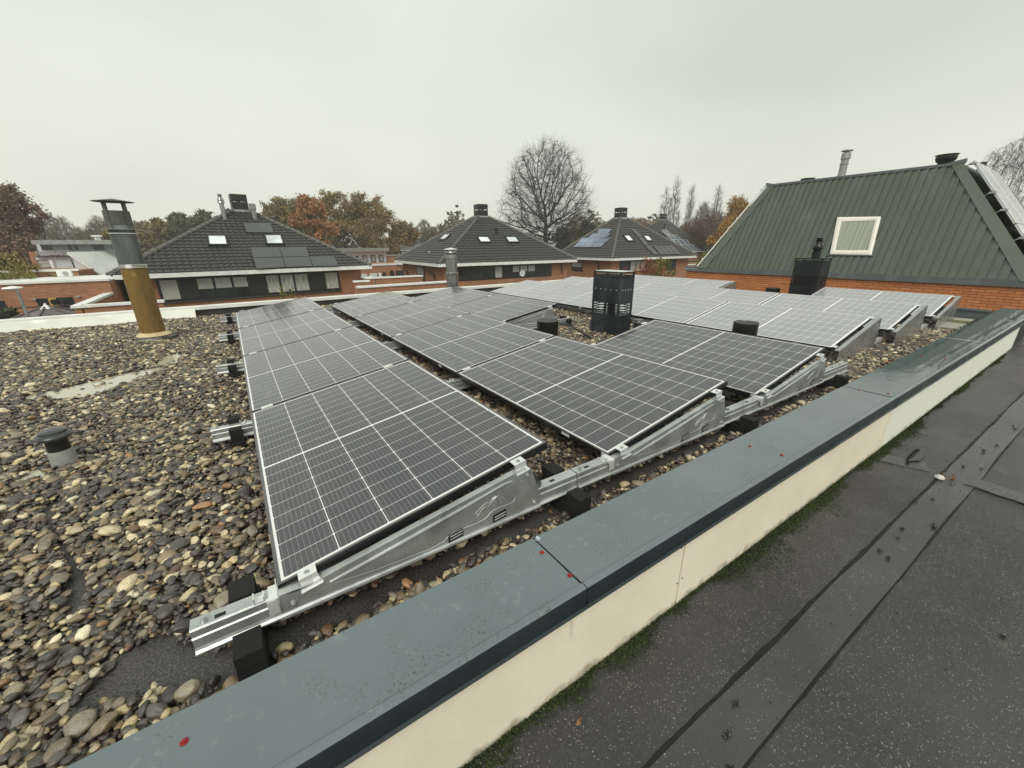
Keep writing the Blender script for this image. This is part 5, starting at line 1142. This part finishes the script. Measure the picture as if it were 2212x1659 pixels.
fbox(F_, 392,497,468,600, 92, 1.2, 'chimney', WHITE, g1)
g2 = hiproof('far_white_house', 'small white house with pale tiled hip roof, just left of the second pyramid roof', F_, (1660,530), (1345,722), (1900,722), 70, 10, mat_tile('pale_tiles', (.12,.12,.115,1), (.19,.19,.18,1), .1), simple('white_wall', (.62,.63,.60), .7), ridge=1.5)
fbox(F_, 1340,740,1405,800, 70.3, .1, 'window', GLASS, g2); fbox(F_, 1425,740,1455,800, 70.3, .1, 'window', GLASS, g2); fbox(F_, 1312,615,1330,800, 70, .3, 'white_post', WHITE, g2)
bk = tag(empty('back_brick_wall', (20, 60, GZ)), 'brick wall with pale coping left of the second pyramid roof', 'wall')
a, b = onY(*F_(1215,815), 60), onY(*F_(1475,812), 60); mb = MB(); mb.box(a.x-1, b.x+6, 60, 60.4, GZ, b.z-.1); place(mb.build('wall', BRICK), bk); mb = MB(); mb.box(a.x-1, b.x+6, 59.9, 60.5, b.z-.1, b.z+.06); place(mb.build('coping', CONC), bk)
# brick walls right of house three
for (x0,x1,yv,Y,lab) in ((1310,1490,1228,30,'low brick wall with white coping behind the yellow shrub'),(1335,1560,1190,38,'brick wall with dark coping below the farthest house')):
    a, b = onY(*D_(x0,yv), Y), onY(*D_(x1,yv+6), Y); root = tag(empty('garden_wall', (a.x, Y, GZ)), lab, 'wall', 'brick garden walls with white copings'); L = b.x-a.x
    MB().box(0, L, 0, .3, 0, a.z-GZ-.1).build('wall', BRICK, root); MB().box(-.05, L+.05, -.05, .35, a.z-GZ-.1, a.z-GZ+.03).build('coping', WHITE if Y == 30 else BLACKF, root)

# ------------------------------------------------------------------ trees: branch skeletons grown toward points in the crown
def skeleton(seed, env, natt=900, step=.022, di=.30, dk=.045, trunk=.18, up=.15, iters=140):
    r = np.random.RandomState(seed); A = env(r, natt)
    P = [np.array([0,0,0.])]; par = [-1]; z = 0
    while z < trunk: z += step; P.append(np.array([r.normal(0,.002),r.normal(0,.002),z])); par.append(len(P)-2)
    P = np.array(P); par = np.array(par)
    D = np.linalg.norm(A[:,None]-P[None], axis=2); ni = D.argmin(1); nd = D.min(1)
    for it in range(iters):
        if len(A) < natt*.015: break
        act = nd < (di if it > 3 else 2)
        if not act.any(): di *= 1.3; continue
        dirs = A[act]-P[ni[act]]; dirs /= np.linalg.norm(dirs, axis=1)[:,None]+1e-9
        u, inv = np.unique(ni[act], return_inverse=True); S = np.zeros((len(u),3)); np.add.at(S, inv, dirs)
        S /= np.linalg.norm(S, axis=1)[:,None]+1e-9; S[:,2] += up; S += r.normal(0,.12,S.shape); S /= np.linalg.norm(S, axis=1)[:,None]
        N = P[u]+S*step; base = len(P); P = np.concatenate([P,N]); par = np.concatenate([par,u])
        Dn = np.linalg.norm(A[:,None]-N[None], axis=2); m_ = Dn.min(1); mi = Dn.argmin(1); bt = m_ < nd; ni[bt] = base+mi[bt]; nd[bt] = m_[bt]
        keep = nd > dk; A, ni, nd = A[keep], ni[keep], nd[keep]
    n = len(P); e_ = 2.3; rad = np.zeros(n); ch = np.zeros(n, int); np.add.at(ch, par[1:], 1)
    for i in range(n-1, 0, -1):
        if ch[i] == 0: rad[i] = 1
        rad[par[i]] += rad[i]
    rad[rad == 0] = 1; return P, par, rad**(1/e_), ch
def segmesh(p0, p1, r0, r1, k=3):
    d = p1-p0; L = np.linalg.norm(d, axis=1)[:,None]+1e-9; d = d/L; a = np.cross(d, np.where(np.abs(d[:,2:3]) < .9, [[0,0,1.]], [[1.,0,0]])); a /= np.linalg.norm(a, axis=1)[:,None]+1e-9; b = np.cross(d, a)
    vs = []
    for (p, r_) in ((p0, r0), (p1, r1)):
        for q in range(k): th = 2*math.pi*q/k; vs.append(p+(a*math.cos(th)+b*math.sin(th))*r_[:,None])
    V = np.stack(vs, 1).reshape(-1,3); n = len(p0); base = (np.arange(n)*2*k)[:,None]
    F = np.stack([np.concatenate([base+q, base+(q+1) % k, base+k+(q+1) % k, base+k+q], 1) for q in range(k)], 1).reshape(-1,4)
    return V, F
def npmesh(name, V, F, mat):
    me = bpy.data.meshes.new(name); me.vertices.add(len(V)); me.vertices.foreach_set('co', V.astype('f').ravel()); me.loops.add(F.size); me.loops.foreach_set('vertex_index', F.astype('i').ravel()); me.polygons.add(len(F)); me.polygons.foreach_set('loop_start', np.arange(0,F.size,4,dtype='i'))
    try: me.polygons.foreach_set('loop_total', np.full(len(F),4,'i'))
    except Exception: pass
    me.materials.append(mat); me.update(); me.validate(); return me
def env_egg(w, z0=.15, zc=.5, lo=.6):
    def f(r, n):
        out = []
        while len(out) < n:
            p = r.uniform(-1,1,3); z = z0+(1-z0)*(p[2]+1)/2; t = (z-z0)/(1-z0); R_ = w*(math.sin(math.pi*min(1,t)**lo*.98+.03)**.7 if t < 1 else 0)
            if p[0]**2+p[1]**2 <= 1: out.append((p[0]*R_, p[1]*R_, z))
        return np.array(out)
    return f
def env_prof(w, z0, ts, rsx):
    def f(r, n):
        out = []
        while len(out) < n:
            p = r.uniform(-1,1,3); t = (p[2]+1)/2; R_ = w*np.interp(t, ts, rsx)*(1+.10*math.sin(5*math.atan2(p[1],p[0])+9*t))
            if p[0]**2+p[1]**2 <= 1 and r.rand() < np.interp(t, ts, rsx)**1.2: out.append((p[0]*R_, p[1]*R_, z0+(1-z0)*t))
        return np.array(out)
    return f
def env_clumps(w, z0, k, cr):
    def f(r, n):
        C = []; 
        for i in range(k):
            t = r.uniform(.0,1); z = z0+cr*.5+(1-z0-cr)*t; R_ = w*math.sqrt(max(.05,1-(2*t-.9)**2*.85))*r.uniform(.3,1)-cr*.3; a = r.uniform(0,6.28); C.append((max(R_,0)*math.cos(a), max(R_,0)*math.sin(a), z))
        C = np.array(C); p = r.normal(size=(n,3)); p /= np.linalg.norm(p,axis=1)[:,None]; p *= (r.uniform(0,1,n)**.45)[:,None]*cr*np.array([1,1,.8]); q = C[r.randint(0,k,n)]+p; q[:,2] = np.clip(q[:,2], z0*.8, 1.0); return q
    return f
SKC = {}
def proto(key):
    if key in SKC: return SKC[key]
    T = {'big': lambda: skeleton(8, env_prof(.375,.13,[0,.1,.25,.45,.65,.82,.93,1],[.35,.8,1,.99,.88,.70,.48,.15]), 3000, .017, .16, .022, .40, .12, 150),
         'oak': lambda: skeleton(11, env_clumps(.46,.30,34,.13), 900, .022, .3, .04, .25),
         'oak2': lambda: skeleton(12, env_clumps(.42,.25,30,.12), 900, .022, .3, .04, .22),
         'tall': lambda: skeleton(13, env_clumps(.27,.2,26,.10), 800, .022, .3, .04, .2, .3),
         'poplar': lambda: skeleton(14, env_egg(.085,.12,.5,.6), 700, .016, .14, .022, .1, .9, 170),
         'sparse': lambda: skeleton(15, env_egg(.30,.25,.5,.7), 900, .02, .25, .03, .2, .35),
         'weep': lambda: skeleton(16, env_egg(.36,.3,.5,.7), 900, .02, .25, .035, .25, .1)}
    SKC[key] = T[key](); return SKC[key]
def tree(name, label, u, vtop, D, key, leafmat=None, bark=BARK, nleaf=9000, lsize=.22, LF=.55, group=None, wscale=1.0, trunk_r=.020, twigs=0, seed=1, cat='tree', spread=.028, droop=0, tip=.0011, rotz=None):
    top = atD(u, vtop, D); H = top.z-GZ; P, par, rad, ch = proto(key); r = np.random.RandomState(seed*7+3)
    a = r.uniform(0,6.28) if rotz is None else rotz; Rm = np.array([[math.cos(a),-math.sin(a),0],[math.sin(a),math.cos(a),0],[0,0,1]])
    S = np.array([H*wscale,H*wscale,H]); Q = (P@Rm.T)*S; hmax = P[:,2].max(); Q /= hmax
    root = tag(empty(name, (top.x, top.y, GZ)), label, cat, group); rr = rad/rad[0]*trunk_r*H; rr = np.maximum(rr, tip*H)
    i = np.arange(1,len(P)); thick = rr[i] > .0045*H
    V, F = segmesh(Q[par[i]], Q[i], np.minimum(rr[par[i]], rr[i]*1.25), rr[i], 5 if len(P) < 4000 else 4)
    T0 = []; 
    if twigs:
        ends = np.where(rad < rad[0]*.16)[0]; e2 = ends[r.randint(0,len(ends),twigs)]; dirn = Q[e2]-Q[par[e2]]; dirn /= np.linalg.norm(dirn,axis=1)[:,None]+1e-9
        dd = dirn*.7+r.normal(0,.55,(twigs,3))+np.array([0,0,.25-droop]); dd /= np.linalg.norm(dd,axis=1)[:,None]; L = (H*r.uniform(.018,.050,twigs))[:,None]
        q1 = Q[e2]+dd*L; dd2 = dd+r.normal(0,.4,dd.shape)+np.array([0,0,.15-droop*2]); dd2 /= np.linalg.norm(dd2,axis=1)[:,None]; q2 = q1+dd2*L*.8*(1+droop)
        w_ = np.full(twigs, tip*H*.75)
        for (x0, x1, ra, rb) in ((Q[e2], q1, w_, w_*.8), (q1, q2, w_*.8, w_*.45), (q1, q1+(dd2+r.normal(0,.7,dd.shape))*L*.5, w_*.7, w_*.4)):
            v2, f2 = segmesh(x0, x1, ra, rb, 3); F = np.concatenate([F, f2+len(V)]) if f2.shape[1] == 4 else F; V = np.concatenate([V, v2])
    o = bpy.data.objects.new('trunk', npmesh('trunk', V, F, bark)); COL.objects.link(o); o.parent = root
    if leafmat:
        ends = np.where(rad < rad[0]*.20)[0]; e2 = ends[r.randint(0,len(ends),nleaf)]; nleaf = int(nleaf*1.5); e2 = ends[r.randint(0,len(ends),nleaf)]; lsize *= LF; pts = Q[e2]+r.normal(0,spread*H*.75,(nleaf,3))*np.array([1,1,.8]); pts[:,2] -= np.abs(r.normal(0,droop*H*.05,nleaf))
        l = leafcloud(pts, lsize, leafmat, 'crown', seed=seed, aspect=.6); l.parent = root
    return root
tree('bare_tree', 'large bare spreading tree rising between the second and third pyramid houses', 1182, 306, 62, 'big', None, BARK, trunk_r=.026, twigs=13000, tip=.00050, rotz=0.4, wscale=1.0)
tree('russet_tree', 'russet-brown leaved tree at the far left edge', 12, 402, 62, 'oak2', L_RED, BARKD, 9000, .20, wscale=.62, seed=2)
tree('orange_tree', 'bright orange autumn tree right of the first pyramid roof', 662, 424, 62, 'tall', L_ORG, BARK, 11000, .24, wscale=1.05, seed=3)
gT = 'oaks and mixed trees of the wood behind the houses'
for i, (u, v, D, k, m_, lab, ws, nl) in enumerate([
    (600,428,88,'oak',L_OAK,'olive green oak at the left end of the big oak group',.95,11000), (712,416,84,'oak2',L_OAK,'tall olive oak right behind the orange tree',1.05,12000), (775,418,80,'oak',L_OAKB,'brown-tinted oak in the middle of the oak group',1.0,12000),
    (815,452,72,'oak2',L_OAKB,'thinner brown oak at the right end of the oak group',1.05,6500), (872,480,80,'oak',L_OAKB,'small brown oak just left of the pale hip roof',.9,6000), (640,432,92,'oak2',L_GRN,'dark green tree behind the orange tree',1.0,9000),
    (440,456,105,'oak',L_GRN,'dark green tree left of the first pyramid roof peak',1.1,9000), (385,462,110,'oak2',L_GRN,'green tree beyond the stained flue',1.1,8000), (335,472,110,'oak',L_OAK,'olive tree just right of the stained flue',1.0,7000), (300,480,110,'oak2',L_PALE,'pale thinning tree behind the stained flue',1.0,2600),
    (240,498,70,'tall',L_OAK,'small olive tree left of the stained flue',1.2,4500)]):
    tree('oak_tree', lab, u, v, D, k, m_, BARKD, nl, .26*D/80, group=gT, wscale=ws, seed=20+i)
for i, (u, v, D, lab) in enumerate([(95,462,105,'pale birch right of the russet tree'),(130,470,110,'thin brown-leaved birch above the white flat house'),(170,492,105,'low pale birch above the white roof slab'),(205,468,120,'slender faded birch left of the stained flue'),(225,474,125,'faded birch touching the stained flue')]):
    tree('birch_tree', lab, u, v, D, 'sparse', L_PALE, BARKL, 1800, .17, group='birches behind the white houses', seed=40+i, twigs=2500, wscale=.9, tip=.0014)
for i, (u, v, D, lab) in enumerate([(915,476,125,'hazy bare tree right of the oak group'),(950,486,120,'hazy bare tree above the second pyramid left slope'),(975,480,132,'faint bare tree left of the second pyramid peak'),(1250,462,100,'thin birch top right of the big bare tree'),(1262,480,96,'dull brown tree behind the third pyramid house left slope')]):
    tree('hazy_tree', lab, u, v, D, 'sparse', L_PALE if i != 1 else L_OAK, BARK, 1500 if i < 3 else 2500, .3, group='faint bare trees in the distance', seed=60+i, twigs=3000, wscale=1.2, tip=.0016)
for i, (u, v, D, lab) in enumerate([(1140,505,95,'dark evergreen tree left of the bare tree trunk'),(1215,490,90,'dark conifer mass right of the bare tree trunk'),(1270,478,88,'tall dark conifer near the third pyramid house'),(1305,486,88,'dark green tree touching the third pyramid roof')]):
    tree('conifer', lab, u, v, D, 'tall', L_DGR if i else L_GRN, BARKD, 7000, .28, group='dark evergreens behind the bare tree', seed=70+i, wscale=1.2)
for i, (u, v, D, lab) in enumerate([(1375,472,105,'beige autumn tree right of the third house chimney'),(1402,480,105,'beige autumn tree left of the farthest house chimney')]):
    tree('autumn_tree', lab, u, v, D, 'oak2', L_PALE, BARK, 6000, .30, group='beige trees behind the third house', seed=80+i, wscale=1.1)
for i, (u, v, D, lab, ws) in enumerate([(1441,408,108,'left stem of the twin bare poplar',1.1),(1464,386,110,'tallest bare poplar, right of its twin',1.15),(1497,402,112,'slim bare poplar standing alone in the middle',.8),(1555,403,112,'bare poplar nearest the golden tree',1.1)]):
    tree('poplar', lab, u, v, D, 'poplar', None, BARK, group='bare poplars', seed=90+i, twigs=1600, wscale=ws, trunk_r=.011, tip=.0008)
tree('birch_tree', 'white-stemmed birch between the slim poplar and the golden tree', 1522, 440, 88, 'sparse', L_PALE, BARKL, 1200, .15, group='birches behind the white houses', seed=97, twigs=3000, wscale=.6, tip=.0014)
for i, (u, v, D, lab) in enumerate([(1485,480,90,'brown bare thicket tree under the slim poplar'),(1545,455,84,'brown twiggy tree behind the golden tree'),(1515,478,86,'dull brown tree below the birch'),(1580,470,80,'brown twiggy tree left of the green roof')]):
    tree('thicket_tree', lab, u, v, D, 'oak', L_RED if i % 2 else L_OAKB, BARK, 5000, .16, group='brown thicket by the farthest house', seed=100+i, twigs=4000, wscale=1.0)
tree('golden_tree', 'golden-brown columnar tree against the green house roof', 1600, 428, 52, 'tall', L_GOLD, BARKD, 12000, .13, seed=110, wscale=1.0, twigs=1500)
tree('golden_tree', 'lower golden-brown tree behind the green hip edge', 1572, 478, 50, 'tall', L_GOLD, BARKD, 8000, .13, seed=111, wscale=.95)
tree('weeping_birch', 'leafless weeping birch at the far right edge', 2222, 286, 27, 'weep', None, BARKD, seed=112, twigs=5500, droop=1.3, tip=.0004, wscale=.8, trunk_r=.006)
tree('green_shrub', 'yellow-green bushy tree at the left, below the russet tree', 8, 548, 34, 'oak2', L_OAK, BARKD, 7000, .12, seed=113, wscale=1.2)
tree('green_shrub', 'small yellow-leaved shrub beside the white flat house', 18, 572, 32, 'oak', L_YEL, BARK, 2500, .07, seed=114, wscale=.6)
tree('scarlet_shrub', 'scarlet-orange shrub in front of the third pyramid house', 1400, 556, 19.5, 'oak', L_SCAR, BARKD, 4500, .045, seed=115, cat='shrub', wscale=.75, spread=.02)
tree('green_shrub', 'lime green shrub right of the scarlet shrub', 1432, 560, 20.5, 'oak2', L_YEL, BARKD, 5500, .05, seed=116, cat='shrub', wscale=.55, spread=.02)
tree('green_shrub', 'grey-green slender shrub behind the scarlet shrub', 1428, 552, 22, 'tall', L_OAK, BARKD, 2500, .04, seed=117, cat='shrub', wscale=.5, spread=.015)
tree('yellow_shrub', 'yellow-green shrub at the corner of the green house', 1524, 548, 24, 'oak2', L_YEL, BARKD, 3500, .06, seed=118, cat='shrub', wscale=.35, spread=.02)
for u, lab in ((606,'upright leafy sprig at the window band, left one'),(627,'upright leafy sprig at the window band, right one')):
    tree('sprig', lab, u, 618 if u < 610 else 622, 18.5, 'poplar', L_YEL, BARK, 420, .10, cat='plant', seed=int(u), wscale=1.0, spread=.008, trunk_r=.004)
# far wood along the horizon
n = 60000; az = rs.uniform(-.42, 1.35, n); dd = rs.uniform(120, 190, n); hh = 9+3.5*np.sin(az*17)+2.5*np.sin(az*41+1)+1.5*np.sin(az*97)
zz = GZ+rs.uniform(0,1,n)**.7*hh*(.75+.25*np.sin(dd*.3)); pts = np.stack([CP.x+np.sin(az)*dd, CP.y+np.cos(az)*dd, zz],1)
tag(leafcloud(pts, .75, mat_leaf('far_wood_leaves', [(.07,.065,.045),(.12,.105,.065),(.17,.14,.085)]), 'woodland', seed=200), 'continuous far wood on the horizon', 'woodland', kind='stuff')

# ------------------------------------------------------------------ haze
mb = MB().box(-260, 300, -60, 300, GZ-1, 34); hz = tag(mb.build('haze', None), 'pale damp air over the whole place', kind='stuff')
hm = bpy.data.materials.new('haze_air'); hm.use_nodes = True; hm.node_tree.nodes.clear(); vo = hm.node_tree.nodes.new('ShaderNodeVolumePrincipled'); oo = hm.node_tree.nodes.new('ShaderNodeOutputMaterial')
vo.inputs['Color'].default_value = (.98,.99,.97,1); vo.inputs['Density'].default_value = .0010; vo.inputs['Anisotropy'].default_value = .2; hm.node_tree.links.new(vo.outputs[0], oo.inputs['Volume']); hz.data.materials.clear(); hz.data.materials.append(hm)
